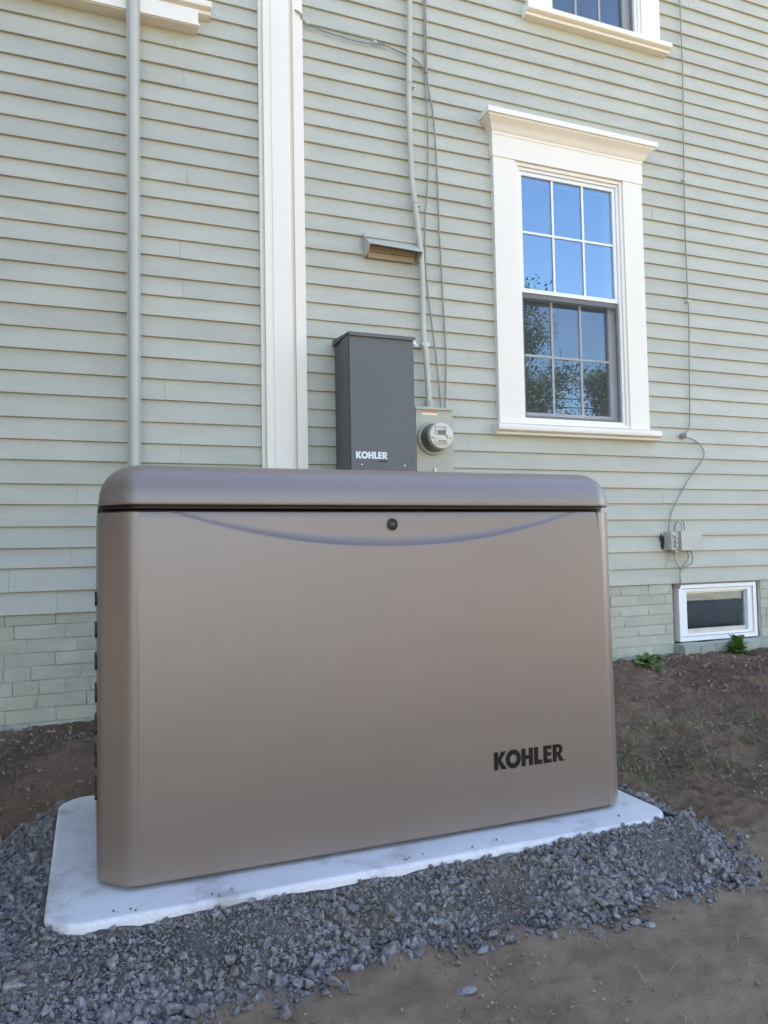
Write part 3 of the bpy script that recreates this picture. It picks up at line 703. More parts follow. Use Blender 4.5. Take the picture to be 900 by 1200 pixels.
# meter socket
mt = empty('electric_meter')
MX0, MX1, MZ0, MZ1 = 1.305, 1.485, 0.915, 1.19
box('socket_box', MX0, MX1, -0.090, 0.004, MZ0, MZ1, M['meter_paint'], mt, bevel=0.003)
cvm = box('cover', MX0 + 0.003, MX1 + 0.001, -0.096, -0.0903, MZ0 - 0.004, MZ1 - 0.003, M['meter_paint'], mt, bevel=0.002)
prism('rain_lip', [(0.002, MZ1 + 0.0003), (-0.104, MZ1 + 0.0003), (-0.104, MZ1 - 0.008), (-0.1055, MZ1 - 0.008), (-0.1055, MZ1 + 0.003), (0.002, MZ1 + 0.004)], MX0 - 0.002, MX1 + 0.004, M['meter_paint'], mt, smooth=False)
box('latch', 1.388, 1.396, -0.104, -0.0963, MZ0 - 0.006, MZ0 + 0.010, M['galv'], mt, bevel=0.001)
wlb = box('warning_label', 1.338, 1.408, -0.0968, -0.0962, 1.160, 1.176, M['paper'], cvm, bevel=0)
box('label_stripe', 1.338, 1.408, -0.0973, -0.0969, 1.169, 1.177, M['orange'], cvm, bevel=0)
DX, DZ = 1.385, 1.057
lathe_y('seal_ring', [(0.073, -0.0965), (0.074, -0.106), (0.070, -0.111), (0.064, -0.111), (0.060, -0.106), (0.0, -0.108)], DX, DZ, M['meter_paint'], mt, 40)
dm = lathe_y('meter_body', [(0.0595, -0.106), (0.0595, -0.122), (0.0565, -0.128), (0.0558, -0.170)], DX, DZ, M['meter_side'], mt, 40)
# display face: pale cap with a recessed window and a lower name plate
lathe_y('meter_face', [(0.0560, -0.166), (0.0565, -0.184), (0.054, -0.190), (0.047, -0.191), (0.0, -0.191)], DX, DZ, M['meter_cap'], mt, 40)
boxes('display_bezel', [(DX - 0.030, DX - 0.024, -0.197, -0.1912, DZ + 0.002, DZ + 0.042), (DX + 0.016, DX + 0.022, -0.197, -0.1912, DZ + 0.002, DZ + 0.042), (DX - 0.024, DX + 0.016, -0.197, -0.1912, DZ + 0.036, DZ + 0.042)], M['meter_cap'], mt, bevel=0.001)
box('display', DX - 0.0238, DX + 0.0158, -0.1930, -0.1912, DZ + 0.003, DZ + 0.022, M['meter_side'], mt, bevel=0.0005)
for q in ((DX - 0.048, DX - 0.031, -0.199, -0.1912, DZ - 0.012, DZ - 0.004), (DX + 0.023, DX + 0.048, -0.199, -0.1912, DZ - 0.010, DZ + 0.002)): box('ledge', *q, M['meter_cap'], mt, bevel=0.001)
bm = bmesh.new()
a = [bm.verts.new((DX + 0.037 * math.cos(t), -0.1912, DZ - 0.027 + 0.018 * math.sin(t))) for t in np.linspace(0, 2 * math.pi, 24, endpoint=False)]
b = [bm.verts.new((DX + 0.034 * math.cos(t), -0.1945, DZ - 0.027 + 0.015 * math.sin(t))) for t in np.linspace(0, 2 * math.pi, 24, endpoint=False)]
for i in range(24): bm.faces.new((a[i], a[(i + 1) % 24], b[(i + 1) % 24], b[i]))
bm.faces.new(b); from_bm('name_plate', bm, M['meter_cap'], mt)
for k, zz in enumerate((-0.024, -0.030, -0.036)): box('plate_line', DX - 0.024 + 0.006 * abs(k - 1), DX + 0.024 - 0.006 * abs(k - 1), -0.1953, -0.1946, DZ + zz, DZ + zz + 0.003, M['meter_side'], mt, bevel=0)
box('hinge', MX1 + 0.0012, MX1 + 0.006, -0.08, -0.06, 0.985, 1.03, M['galv'], mt, bevel=0.001)
tag(adopt(mt, (1.395, 0, MZ0)), 'grey green electric meter box with round dial right of the charcoal cabinet', 'electric meter')

# ------------------------------------------------------------------ concrete pad
def ring(x0, x1, y0, y1, ch, r, n=5, ins=0.0):
    """plan outline: rectangle whose corners are chamfered by ch with softened ends"""
    x0 += ins; x1 -= ins; y0 += ins; y1 -= ins
    c = max(ch - ins * 0.586, 0.004); pts = []
    for (cx, cy, dx, dy) in ((x0, y0, 1, 1), (x1, y0, -1, 1), (x1, y1, -1, -1), (x0, y1, 1, -1)):
        A = Vector((cx, cy + dy * c)); B = Vector((cx + dx * c, cy))
        if dx * dy < 0: A, B = B, A
        T1 = Vector((0, -dy)) if dx * dy > 0 else Vector((-dx, 0)); T2 = (B - A).normalized(); T3 = Vector((dx, 0)) if dx * dy > 0 else Vector((0, dy))
        k = min(r, c * 0.6)
        def fil(P, t1, t2):
            a = P - t1 * k; b = P + t2 * k
            return [(1 - t) ** 2 * a + 2 * t * (1 - t) * P + t * t * b for t in (i_ / (n - 1) for i_ in range(n))]
        pts += fil(A, T1, T2) + fil(B, T2, T3)
    return pts
def loft(bm, levels, cap_top=True, cap_bot=True):
    rings = [[bm.verts.new((p.x, p.y, z)) for p in pts] for pts, z in levels]
    for a, b in zip(rings, rings[1:]):
        n = len(a)
        for i in range(n): bm.faces.new((a[i], a[(i + 1) % n], b[(i + 1) % n], b[i]))
    if cap_top: bm.faces.new(rings[-1])
    if cap_bot: bm.faces.new(list(reversed(rings[0])))
    return rings
bm = bmesh.new()
lv = [(ring(PX0, PX1, PY0, PY1, 0.042, 0.024, 8, 0.0), -0.115), (ring(PX0, PX1, PY0, PY1, 0.042, 0.024, 8, 0.002), -0.030)]
for t in (15, 35, 55, 75, 90):
    lv.append((ring(PX0, PX1, PY0, PY1, 0.042, 0.024, 8, 0.003 + 0.009 * (1 - math.cos(math.radians(t)))), -0.010 + 0.010 * math.sin(math.radians(t))))
loft(bm, lv)
pad = from_bm('concrete_pad', bm, M['pad'], smooth=True)
tag(pad, 'pale rounded concrete pad under the generator, ringed with crushed stone', 'concrete pad')

# ------------------------------------------------------------------ generator
gen = empty('generator')
GX0, GX1, GY0, GY1 = 0.009, 1.130, -1.661, -1.06
GY1 = -1.085
GZ0, GZ1 = 0.0075, 0.660
# body: chamfered shell whose front is a finely gridded face with the swooping step
ZS = np.unique(np.concatenate([np.linspace(GZ0 + 0.003, 0.555, 24), np.linspace(0.555, GZ1 - 0.004, 60)]))
CH = 0.052
XS = np.linspace(GX0 + CH + 0.016, GX1 - CH - 0.016, 190)
def front_y(x, z):
    u = np.clip((x - 0.566) / 0.455, -1, 1); env = np.clip(1 - np.abs(u) ** 2.1, 0, 1)
    env2 = env * sstep(0.0, 0.10, env) ** 0.5
    zc_ = GZ1 + 0.004 - 0.076 * env
    hh = 0.003 + 0.0185 * env
    t = np.clip((z - zc_) / hh, 0, 1)
    step = 1 - (1 - t) ** 2.2
    bulge = 0.004 * (1 - ((x - 0.57) / 0.56) ** 2) + 0.005 * (1 - ((z - 0.32) / 0.36) ** 2)
    wav = 0.0003 * np.sin(x * 17 + 3 * np.sin(z * 7 + 1)) * np.sin(z * 13 + 2 * np.sin(x * 9)) * sstep(0.56, 0.45, z)
    edge = np.clip((0.018 - (GZ1 - z)) / 0.018, 0, 1) ** 2 * 0.003
    return GY0 + 0.006 - bulge + 0.0115 * env2 * step + wav + edge
bm = bmesh.new()
X, Zm = np.meshgrid(XS, ZS)
Ym = front_y(X, Zm)
G = [[bm.verts.new((X[j, i], Ym[j, i], Zm[j, i])) for i in range(len(XS))] for j in range(len(ZS))]
for j in range(len(ZS) - 1):
    for i in range(len(XS) - 1): bm.faces.new((G[j][i], G[j][i + 1], G[j + 1][i + 1], G[j + 1][i]))
# wrap: right chamfer, side, back, left side, left chamfer at every level
def wrap_pts(z, j):
    tp = 0.006 * (z - 0.0) / 0.66            # slight draft on the ends
    x0, x1 = GX0 + tp * 0.2, GX1 - tp
    pr = ring(x0, x1, GY0 + 0.003, GY1, CH, 0.016, 5)
    # ring starts on the left side going round: left-front corner, right-front, right-back, left-back
    n = len(pr) // 4
    lf, rf, rbk, lbk = pr[:n], pr[n:2 * n], pr[2 * n:3 * n], pr[3 * n:]
    seq = rf + rbk + lbk + lf
    return seq
W = []
for j, z in enumerate(ZS):
    seq = wrap_pts(z, j)
    W.append([bm.verts.new((p.x, p.y, z)) for p in seq])
for j in range(len(ZS) - 1):
    a = [G[j][-1]] + W[j] + [G[j][0]]; b = [G[j + 1][-1]] + W[j + 1] + [G[j + 1][0]]
    for i in range(len(a) - 1): bm.faces.new((a[i], a[i + 1], b[i + 1], b[i]))
bot = G[0] + W[0]; top = G[-1] + W[-1]
# rolled lower edge
low = []
for v in bot:
    d = Vector((0.57 - v.co.x, -1.36 - v.co.y, 0)); s = Vector((0.005 * math.copysign(1, d.x) if abs(d.x) > 0.5 else 0, 0.006 * math.copysign(1, d.y) if abs(d.y) > 0.25 else 0, -0.005))
    low.append(bm.verts.new(v.co + s))
nb_ = len(bot)
for i in range(nb_): bm.faces.new((bot[i], bot[(i + 1) % nb_], low[(i + 1) % nb_], low[i]))
ti = [bm.verts.new((v.co.x + (0.006 if v.co.x < 0.5 else -0.006) * (abs(v.co.x - 0.57) > 0.5), v.co.y + (0.010 if v.co.y < -1.36 else -0.010), v.co.z + 0.0035)) for v in top]
for i in range(nb_): bm.faces.new((top[i], top[(i + 1) % nb_], ti[(i + 1) % nb_], ti[i]))
bm.faces.new(ti); bm.faces.new(low)
me = bpy.data.meshes.new('body'); bmesh.ops.recalc_face_normals(bm, faces=bm.faces); bm.to_mesh(me); bm.free()
me.polygons.foreach_set('use_smooth', [True] * len(me.polygons)); me.set_sharp_from_angle(angle=math.radians(48))
body = link('body', me, M['gen'], gen)
# dark plinth and lid seal
bm = bmesh.new(); loft(bm, [(ring(GX0 + 0.02, GX1 - 0.02, GY0 + 0.022, GY1 - 0.02, 0.05, 0.01, 3), 0.0006), (ring(GX0 + 0.02, GX1 - 0.02, GY0 + 0.022, GY1 - 0.02, 0.05, 0.01, 3), 0.012)])
from_bm('base_frame', bm, M['rubber'], gen, smooth=True)
bm = bmesh.new(); loft(bm, [(ring(GX0 + 0.010, GX1 - 0.014, GY0 + 0.016, GY1 - 0.012, 0.05, 0.012, 4), 0.6632), (ring(GX0 + 0.010, GX1 - 0.014, GY0 + 0.016, GY1 - 0.012, 0.05, 0.012, 4), 0.6725)])
from_bm('lid_seal', bm, M['rubber'], gen, smooth=True)
# lid with a rolled edge
bm = bmesh.new(); lv = []
LZ = 0.6695; LR = 0.062
lr = lambda ins: ring(GX0 + 0.002, GX1 - 0.010, GY0 - 0.003, GY1 + 0.004, 0.05, 0.018, 6, ins)
lv.append((lr(0.006), LZ + 0.001)); lv.append((lr(0.001), LZ)); lv.append((lr(0.0), LZ + 0.002)); lv.append((lr(0.0008), LZ + 0.008))
for t in range(8, 91, 6):
    a = math.radians(t); lv.append((lr(LR * (1 - math.cos(a)) * 0.98 + 0.001), LZ + 0.009 + 0.0665 * math.sin(a)))
lv.append((lr(0.14), LZ + 0.080))
loft(bm, lv)
lid = from_bm('lid', bm, M['gen'], gen, smooth=True)
# lock
ly = float(front_y(np.array(0.5635), np.array(0.632)))
lk = lathe_y('lock', [(0.0135, ly + 0.003), (0.0135, ly - 0.0012), (0.0118, ly - 0.002), (0.0112, ly - 0.0015)], 0.5635, 0.632, M['gen'], gen, 28)
lathe_y('lock_plug', [(0.0112, ly + 0.001), (0.0110, ly - 0.0035), (0.0085, ly - 0.0048), (0.0075, ly - 0.0035), (0.0055, ly - 0.0035), (0.0045, ly - 0.0042), (0.0, ly - 0.0042)], 0.5635, 0.632, M['rubber'], lk, 28)
bm = bmesh.new()
for k in range(3): add_box(bm, 0.5600 + 0.0025 * k, 0.5614 + 0.0025 * k, ly - 0.0048, ly - 0.0043, 0.6300 + 0.0008 * (k == 1), 0.6340)
from_bm('key_slot', bm, M['grey_alu'], lk)
# brand lettering on the front (follows the slight bulge)
lt_ = lettering('lettering', 'KOHLER', 0.775, 0.945, 0.1215, 0.0365, 0.0, M['logo_dark'], gen)
for v in lt_.data.vertices:
    v.co.y = float(front_y(np.array(v.co.x), np.array(v.co.z))) - (0.0006 if v.co.y < 0 else 0.0002)
lt_.data.update()
# louvre slots on the left and right ends
for side in (0, 1):
    for k in range(7):
        zz = 0.50 - 0.058 * k
        bm = bmesh.new(); n = 12
        xo = (GX0 - 0.0035) if side == 0 else (GX1 + 0.0035)
        yc0, yc1 = GY0 + 0.085, GY0 + 0.165
        pts = [(yc0 + 0.015 * (1 - math.cos(t)) - 0.015, zz + 0.017 * math.sin(t)) for t in np.linspace(math.pi / 2, 3 * math.pi / 2, n)][::1]
        outl = [(yc0 - 0.012 * math.cos(t), zz + 0.0115 * math.sin(t)) for t in np.linspace(-math.pi / 2, math.pi / 2, n)] + [(yc1 + 0.012 * math.cos(t), zz + 0.0115 * math.sin(t)) for t in np.linspace(math.pi / 2, -math.pi / 2, n)]
        a = [bm.verts.new((xo, y, z)) for y, z in outl]; b = [bm.verts.new((xo + (0.008 if side == 0 else -0.012), y, z)) for y, z in outl]
        bm.faces.new(a); bm.faces.new(b[::-1])
        for i in range(len(a)): bm.faces.new((a[i], a[(i + 1) % len(a)], b[(i + 1) % len(a)], b[i]))
        from_bm('louvre', bm, M['rubber'], gen)
tag(adopt(gen, (0.57, -1.37, 0.0)), 'large taupe standby generator enclosure with rounded lid and dark lettering on the pad', 'generator')

# ------------------------------------------------------------------ crushed stone round the pad
def pad_dist(x, y):
    dx = np.maximum(np.maximum(PX0 - x, x - PX1), 0); dy = np.maximum(np.maximum(PY0 - y, y - PY1), 0)
    return np.hypot(dx, dy)
def toe_width(x, y):
    """how far the stone spreads from the pad on each side"""
    wl_ = 0.36 + 0.06 * np.sin(y * 7 + 1); wr = 0.135 + 0.02 * np.sin(y * 11); wf = 0.108 + 0.018 * np.sin(x * 9) + 0.012 * np.sin(x * 23 + 1)
    wf = wf + 0.22 * sstep(0.16, -0.10, x); wb = 0.09
    inx = (x > PX0) & (x < PX1)
    w = np.where(y < PY0, wf, np.where(y > PY1, wb, np.where(x < PX0, wl_, wr)))
    # blend at the corners
    cr = sstep(PX1 - 0.12, PX1 + 0.05, x); w = np.where(y < PY0, wf * (1 - cr) + (wr * 0.95) * cr, w)
    cl = sstep(PX0 + 0.02, PX0 - 0.02, x); w = np.where(y < PY0, w * (1 - cl) + np.maximum(w, 0.38) * cl, w)
    back = sstep(-1.35, -0.98, y); w = np.where(x < PX0, w * (1 - 0.78 * back), w)
    return w
def mound_z(x, y):
    d = pad_dist(x, y); w = toe_width(x, y)
    t = np.clip(d / w, 0, 1.3)
    edge = np.where((y < PY0), np.interp(x, [-0.1, 0.1, 0.35, 0.7, 1.0, 1.17], [-0.028, -0.026, -0.026, -0.022, -0.014, -0.008]), np.where(x > PX1, -0.010, np.where(x < PX0, -0.030, -0.016)))
    edge = edge + 0.0025 * np.sin(x * 31 + 2 * np.sin(x * 13)) + 0.002 * np.sin(y * 27 + 1) + 0.004
    edge = np.where(d <= 0, np.minimum(edge, -0.012), edge)
    g = ground_h(x, y)
    prof = 1 - np.clip(t, 0, 1) ** 1.15
    return g - 0.006 + (edge - g + 0.006) * prof - 0.03 * np.clip(t - 1, 0, 1)
mx = np.arange(PX0 - 0.62, PX1 + 0.36, 0.012); my = np.arange(PY0 - 0.56, PY1 + 0.16, 0.012)
MXg, MYg = np.meshgrid(mx, my); MZg = mound_z(MXg, MYg)
inside = (MXg > PX0 + 0.07) & (MXg < PX1 - 0.07) & (MYg > PY0 + 0.07) & (MYg < PY1 - 0.07)
tt_ = pad_dist(MXg, MYg) / toe_width(MXg, MYg)
keep = (~inside) & (tt_ < 1.15)
mv, mf, idx = [], [], -np.ones(MXg.shape, int)
for j in range(MXg.shape[0]):
    for i in range(MXg.shape[1]):
        if keep[j, i]:
            idx[j, i] = len(mv)
            mv.append((MXg[j, i], MYg[j, i], MZg[j, i] + 0.0035 * fbm(MXg[j, i], MYg[j, i], 40, 2, 4.4)))
for j in range(MXg.shape[0] - 1):
    for i in range(MXg.shape[1] - 1):
        q = [idx[j, i], idx[j, i + 1], idx[j + 1, i + 1], idx[j + 1, i]]
        if min(q) >= 0: mf.append(q)
# rough angular chips
def ico():
    bm = bmesh.new(); bmesh.ops.create_icosphere(bm, subdivisions=1, radius=1.0)
    v = np.array([x.co for x in bm.verts]); f = np.array([[w.index for w in q.verts] for q in bm.faces]); bm.free(); return v, f
IV, IF = ico()
bmq = bmesh.new(); bmesh.ops.create_icosphere(bmq, subdivisions=2, radius=1.0)
IV2 = np.array([x.co for x in bmq.verts]); IF2 = np.array([[w.index for w in q.verts] for q in bmq.faces]); bmq.free()
def chips(pos, size, flat, g, base=(IV, IF), facets=5):
    V, F = base; n = len(pos); nv = len(V)
    P = np.repeat(V[None], n, 0) * g.uniform(0.82, 1.12, (n, nv, 1))
    # clip by random planes: crushed, faceted look
    for _ in range(facets):
        nr = g.normal(size=(n, 1, 3)); nr /= np.linalg.norm(nr, axis=2, keepdims=True)
        h = g.uniform(0.3, 0.72, (n, 1)); d = (P * nr).sum(2)
        over = np.maximum(d - h, 0); P = P - over[:, :, None] * nr
    sc = np.stack([g.uniform(0.8, 1.35, n), g.uniform(0.65, 1.05, n), flat], 1) * size[:, None]
    P = P * sc[:, None, :]
    # random rotation
    q = g.normal(size=(n, 4)); q[:, 1:3] *= 0.45; q /= np.linalg.norm(q, axis=1, keepdims=True)
    w, x, y, z = q.T
    R = np.stack([1 - 2 * (y * y + z * z), 2 * (x * y - z * w), 2 * (x * z + y * w), 2 * (x * y + z * w), 1 - 2 * (x * x + z * z), 2 * (y * z - x * w),
                  2 * (x * z - y * w), 2 * (y * z + x * w), 1 - 2 * (x * x + y * y)], 1).reshape(n, 3, 3)
    P = np.einsum('nij,nvj->nvi', R, P) + pos[:, None, :]
    return P.reshape(-1, 3), (F[None] + (np.arange(n) * nv)[:, None, None]).reshape(-1, 3)
def scatter(n, g, fade):
    x = g.uniform(PX0 - 0.6, PX1 + 0.34, n * 3); y = g.uniform(PY0 - 0.55, PY1 + 0.15, n * 3)
    d = pad_dist(x, y); t = d / toe_width(x, y)
    ex_ = np.minimum(np.abs(x - PX0), np.abs(x - PX1)); ey_ = np.minimum(np.abs(y - PY0), np.abs(y - PY1))
    ok = ((d > 0.002) | (ex_ + ey_ < 0.046)) & (t < 1.0 + 0.16 * np.abs(g.normal(size=len(t))) ** 1.6 * fade) & (t < 1.6)
    x, y, t = x[ok], y[ok], t[ok]
    z = np.maximum(mound_z(x, y), ground_h(x, y))
    return x, y, z, t
sx, sy, sz_, st_ = scatter(46000, rng, 1.0)
patch = np.array([fbm(a, b, 6, 2, 8.8) for a, b in zip(sx, sy)])
coarse = np.clip(0.25 + 0.75 * st_ + 0.9 * patch + 0.35 * (sx < PX0), 0.08, 1.25)
keepm = rng.random(len(sx)) < 0.6 + 0.4 * np.clip(coarse, 0, 1)
sx, sy, sz_, coarse = sx[keepm], sy[keepm], sz_[keepm], coarse[keepm]
size = (0.0026 + 0.0033 * coarse) * np.exp(rng.normal(0, 0.48, len(sx)))
size = np.clip(size, 0.0018, 0.019)
pos = np.stack([sx, sy, sz_ + size * rng.uniform(-0.1, 0.55, len(sx))], 1)
bigm = size > 0.0085
p1, f1 = chips(pos[~bigm], size[~bigm], rng.uniform(0.4, 0.85, (~bigm).sum()), rng)
p2, f2 = chips(pos[bigm], size[bigm], rng.uniform(0.4, 0.85, bigm.sum()), rng, (IV2, IF2), 8)
# chips ridden up against the pad and a little grit on its lip
tq = rng.random(3600); sideq = rng.random(3600)
exq = np.where(sideq < 0.62, PX0 + tq * (PX1 - PX0), np.where(sideq < 0.82, PX0 - np.abs(rng.normal(0, 0.006, 3600)), PX1 + np.abs(rng.normal(0, 0.006, 3600))))
eyq = np.where(sideq < 0.62, PY0 - np.abs(rng.normal(0, 0.007, 3600)), PY0 + tq * (PY1 - PY0))
esz = np.clip(0.0034 * np.exp(rng.normal(0, 0.4, 3600)), 0.0015, 0.009)
p4, f4 = chips(np.stack([exq, eyq, mound_z(exq, eyq) + esz * rng.uniform(0.1, 1.5, 3600)], 1), esz, rng.uniform(0.45, 0.9, 3600), rng)
lx = rng.uniform(PX0 + 0.01, PX1 - 0.01, 420); ly_ = PY0 + 0.014 + np.abs(rng.normal(0, 0.018, 420)); lx[:90] = PX0 + 0.014 + np.abs(rng.normal(0, 0.015, 90)); ly_[:90] = rng.uniform(PY0 + 0.05, PY1, 90)
ls = 0.0006 * 6 ** (rng.random(420) ** 2.5); lk_ = np.sin(lx * 37) + np.sin(ly_ * 29 + lx * 11) > 0.75; lx, ly_, ls = lx[lk_], ly_[lk_], ls[lk_]
p5, f5 = chips(np.stack([lx, ly_, ls * 0.5], 1), ls, rng.uniform(0.5, 1, len(ls)), rng)
fx, fy, fz_, _ = scatter(60000, rng, 0.6)
fs = rng.uniform(0.0011, 0.0030, len(fx))
OV, OF = np.array([(1, 0, 0), (-1, 0, 0), (0, 1, 0), (0, -1, 0), (0, 0, 1), (0, 0, -1)], float), np.array([(0, 2, 4), (2, 1, 4), (1, 3, 4), (3, 0, 4), (2, 0, 5), (1, 2, 5), (3, 1, 5), (0, 3, 5)])
p3, f3 = chips(np.stack([fx, fy, fz_ + fs * 0.5], 1), fs, rng.uniform(0.5, 1, len(fx)), rng, (OV, OF), 0)
def tri_mesh(name, parts, base_v=None, base_f=None):
    me = bpy.data.meshes.new(name)
    V = []; F = []; o = 0
    if base_v is not None:
        V.append(np.array(base_v)); bq = np.array(base_f); F += [bq[:, [0, 1, 2]], bq[:, [0, 2, 3]]]; o = len(base_v)
    nb0 = sum(len(f) for f in F)
    for p, f in parts: V.append(p); F.append(f + o); o += len(p)
    V = np.concatenate(V).astype(np.float32); F = np.concatenate(F).astype(np.int32)
    me.vertices.add(len(V)); me.vertices.foreach_set('co', V.ravel())
    me.loops.add(len(F) * 3); me.loops.foreach_set('vertex_index', F.ravel())
    me.polygons.add(len(F)); me.polygons.foreach_set('loop_start', np.arange(len(F), dtype=np.int32) * 3)
    mi = np.ones(len(F), np.int32); mi[:nb0] = 0; me.polygons.foreach_set('material_index', mi)
    me.update(calc_edges=True); me.validate()
    me.polygons.foreach_set('use_smooth', np.arange(len(F)) < nb0)
    return me
me = tri_mesh('gravel_bed', [(p1, f1), (p2, f2), (p3, f3), (p4, f4), (p5, f5)], mv, mf)
gravel = tag(link('gravel_bed', me, [M['dust'], M['stone']]), 'blue grey crushed stone heaped round the concrete pad', 'gravel', kind='stuff')

# single larger stones one can pick out
def stone_obj(x, y, s, flat, seed, label, rz=0.0, on_mound=True, stretch=1.3):
    g = np.random.default_rng(seed)
    p, f = chips(np.zeros((1, 3)), np.array([1.0]), np.array([1.0]), g, (IV2, IF2), 9)
    p = p * np.array([s * stretch, s * 0.85, s * flat])
    me = bpy.data.meshes.new('stone'); me.from_pydata(p.tolist(), [], f.tolist()); me.update()
    o = link('stone', me, M['big_stone'])
    zz = float(max(mound_z(np.array(x), np.array(y)), ground_h(np.array(x), np.array(y)))) if on_mound else float(ground_h(np.array(x), np.array(y)))
    o.location = (x, y, zz - float(p[:, 2].min()) * 0.55); o.rotation_euler = (0, 0, rz)
    tag(o, label, 'stone', 'larger stones round the pad'); return o
stone_obj(0.531, -1.995, 0.0135, 0.55, 1, 'pale oblong stone lying alone on the bare clay', 0.3, False)
stone_obj(0.335, -1.845, 0.0185, 0.75, 2, 'pale pointed wedge stone on the slope of crushed stone', 0.9)
stone_obj(1.085, -1.865, 0.016, 0.6, 3, 'flat squarish stone low on the gravel near the lettered end of the generator', 0.1)
stone_obj(0.905, -1.925, 0.0165, 0.55, 4, 'blue grey square stone at the toe of the gravel', 0.4)
stone_obj(0.925, -1.945, 0.0135, 0.5, 5, 'flat stone tucked in front of a blue grey square stone', -0.4)
stone_obj(0.52, -1.835, 0.0125, 0.9, 6, 'upright pale splinter high on the gravel slope', 1.2)
stone_obj(0.615, -1.895, 0.016, 0.5, 7, 'broad flat stone at the foot of the gravel', 0.2)
stone_obj(0.56, -1.84, 0.0105, 0.7, 8, 'light round stone in a dark hollow of the gravel', 0.5)
stone_obj(1.22, -1.60, 0.017, 0.6, 9, 'rounded stone resting at the gravel shoulder beside the pad corner', 0.7)
stone_obj(-0.10, -1.83, 0.015, 0.7, 10, 'angular grey stone against the pad corner at the louvred end', 0.5)
stone_obj(-0.06, -1.87, 0.013, 0.6, 11, 'angular stone lower down the gravel below the pad corner at the louvred end', 1.5)
stone_obj(0.04, -1.90, 0.016, 0.65, 12, 'grey stone block on the gravel in front of the generator chamfered corner', 2.1)
stone_obj(1.40, -1.71, 0.011, 0.6, 13, 'small round stone out on the bare earth beyond the gravel', 0.4, False)

# ------------------------------------------------------------------ litter, clods and growth on the earth
def soil(n, x0, x1, y0, y1, smin, smax, g):
    x = g.uniform(x0, x1, n); y = g.uniform(y0, y1, n)
    ok = pad_dist(x, y) / toe_width(x, y) > 1.02; x, y = x[ok], y[ok]
    pn = np.array([fbm(a, b, 3.5, 3, 6.6) for a, b in zip(x, y)]); kk = g.random(len(x)) < np.clip(0.55 + 1.6 * pn, 0.12, 1); x, y = x[kk], y[kk]
    s = smin * (smax / smin) ** (g.random(len(x)) ** 2.6)
    return x, y, s
cx, cy, cs = [], [], []
for args in ((20000, -0.6, 3.9, -1.6, -0.02, 0.0012, 0.010), (12000, -0.4, 2.0, -2.25, -1.55, 0.0007, 0.0050), (2500, -0.6, 3.6, -0.32, -0.02, 0.003, 0.014)):
    a, b, c = soil(*args, rng); cx.append(a); cy.append(b); cs.append(c)
cx, cy, cs = map(np.concatenate, (cx, cy, cs))
pc, fc = chips(np.stack([cx, cy, ground_h(cx, cy) + cs * 0.15 + 0.003], 1), cs, rng.uniform(0.4, 0.8, len(cx)), rng, (IV, IF), 2)
me = tri_mesh('soil_clods', [(pc, fc)]); me.polygons.foreach_set('material_index', [0] * len(me.polygons))
tag(link('soil_clods', me, M['clod']), 'loose crumbs and clods scattered over the bare earth', 'soil', kind='stuff')

def blades(name, n, area, lens, width, lean, material, label, cat, gen_, dens=None, droop=0.5):
    V, F = [], []
    for _ in range(n):
        x = gen_.uniform(area[0], area[1]); y = gen_.uniform(area[2], area[3])
        if dens and gen_.random() > dens(x, y): continue
        if float(pad_dist(np.array(x), np.array(y)) / toe_width(np.array(x), np.array(y))) < 1.0 and lean < 1.2: continue
        base = Vector((x, y, float(max(ground_h(np.array(x), np.array(y)), mound_z(np.array(x), np.array(y)) if lean >= 1.2 else -9)) + (0.004 if lean >= 1.2 else -0.004)))
        L_ = gen_.uniform(*lens); a = gen_.uniform(0, 2 * math.pi); le = gen_.uniform(0.2, 1.0) * lean
        d = Vector((math.cos(a), math.sin(a), 0)); sdv = Vector((-math.sin(a), math.cos(a), 0)) * width * gen_.uniform(0.6, 1.2)
        o = len(V); segs = 3; curl = gen_.uniform(-0.5, 0.5)
        for k in range(segs + 1):
            t = k / segs; tilt = le + droop * t * le
            p = base + d * (math.sin(min(tilt, 1.53)) * L_ * t) + Vector((0, 0, max(math.cos(min(tilt, 1.53)), 0.02) * L_ * t)) + sdv / width * (curl * 0.15 * L_ * t * t)
            wv = sdv * (1 - 0.85 * t)
            V += [p - wv, p + wv + Vector((0, 0, 0.0004))]
        for k in range(segs): F.append((o + 2 * k, o + 2 * k + 1, o + 2 * k + 3, o + 2 * k + 2))
    me = bpy.data.meshes.new(name); me.from_pydata([tuple(v) for v in V], [], F); me.update()
    return tag(link(name, me, material), label, cat, kind='stuff')
gr = random.Random(21)
def patch_d(x, y):
    c = math.exp(-((x - 1.95) / 0.55) ** 2 - ((y + 1.12) / 0.30) ** 2) + 0.7 * math.exp(-((x - 1.42) / 0.16) ** 2 - ((y + 1.30) / 0.13) ** 2)
    return c * max(0, 0.7 + 1.3 * fbm(x, y, 7, 2, 2.2))
blades('sparse_grass', 9000, (1.2, 3.2, -1.75, -0.5), (0.012, 0.05), 0.0017, 1.5, M['grass'], 'thin sprouting grass on the earth right of the generator', 'grass', gr, patch_d)
blades('straw_litter', 4200, (-0.7, 3.9, -1.45, -0.03), (0.012, 0.075), 0.0009, 1.5, M['straw'], 'dry straw and stems strewn over the earth and gravel', 'straw', gr, lambda x, y: 1.0 if (pad_dist(np.array(x), np.array(y)) > 0.02) else 0.0)
blades('root_litter', 260, (-0.3, 1.9, -2.2, -1.62), (0.012, 0.05), 0.0008, 1.5, M['straw'], 'short straw stems lying on the clay in front of the gravel', 'straw', gr, lambda x, y: 1.0 if (pad_dist(np.array(x), np.array(y)) > 0.1) else 0.0)

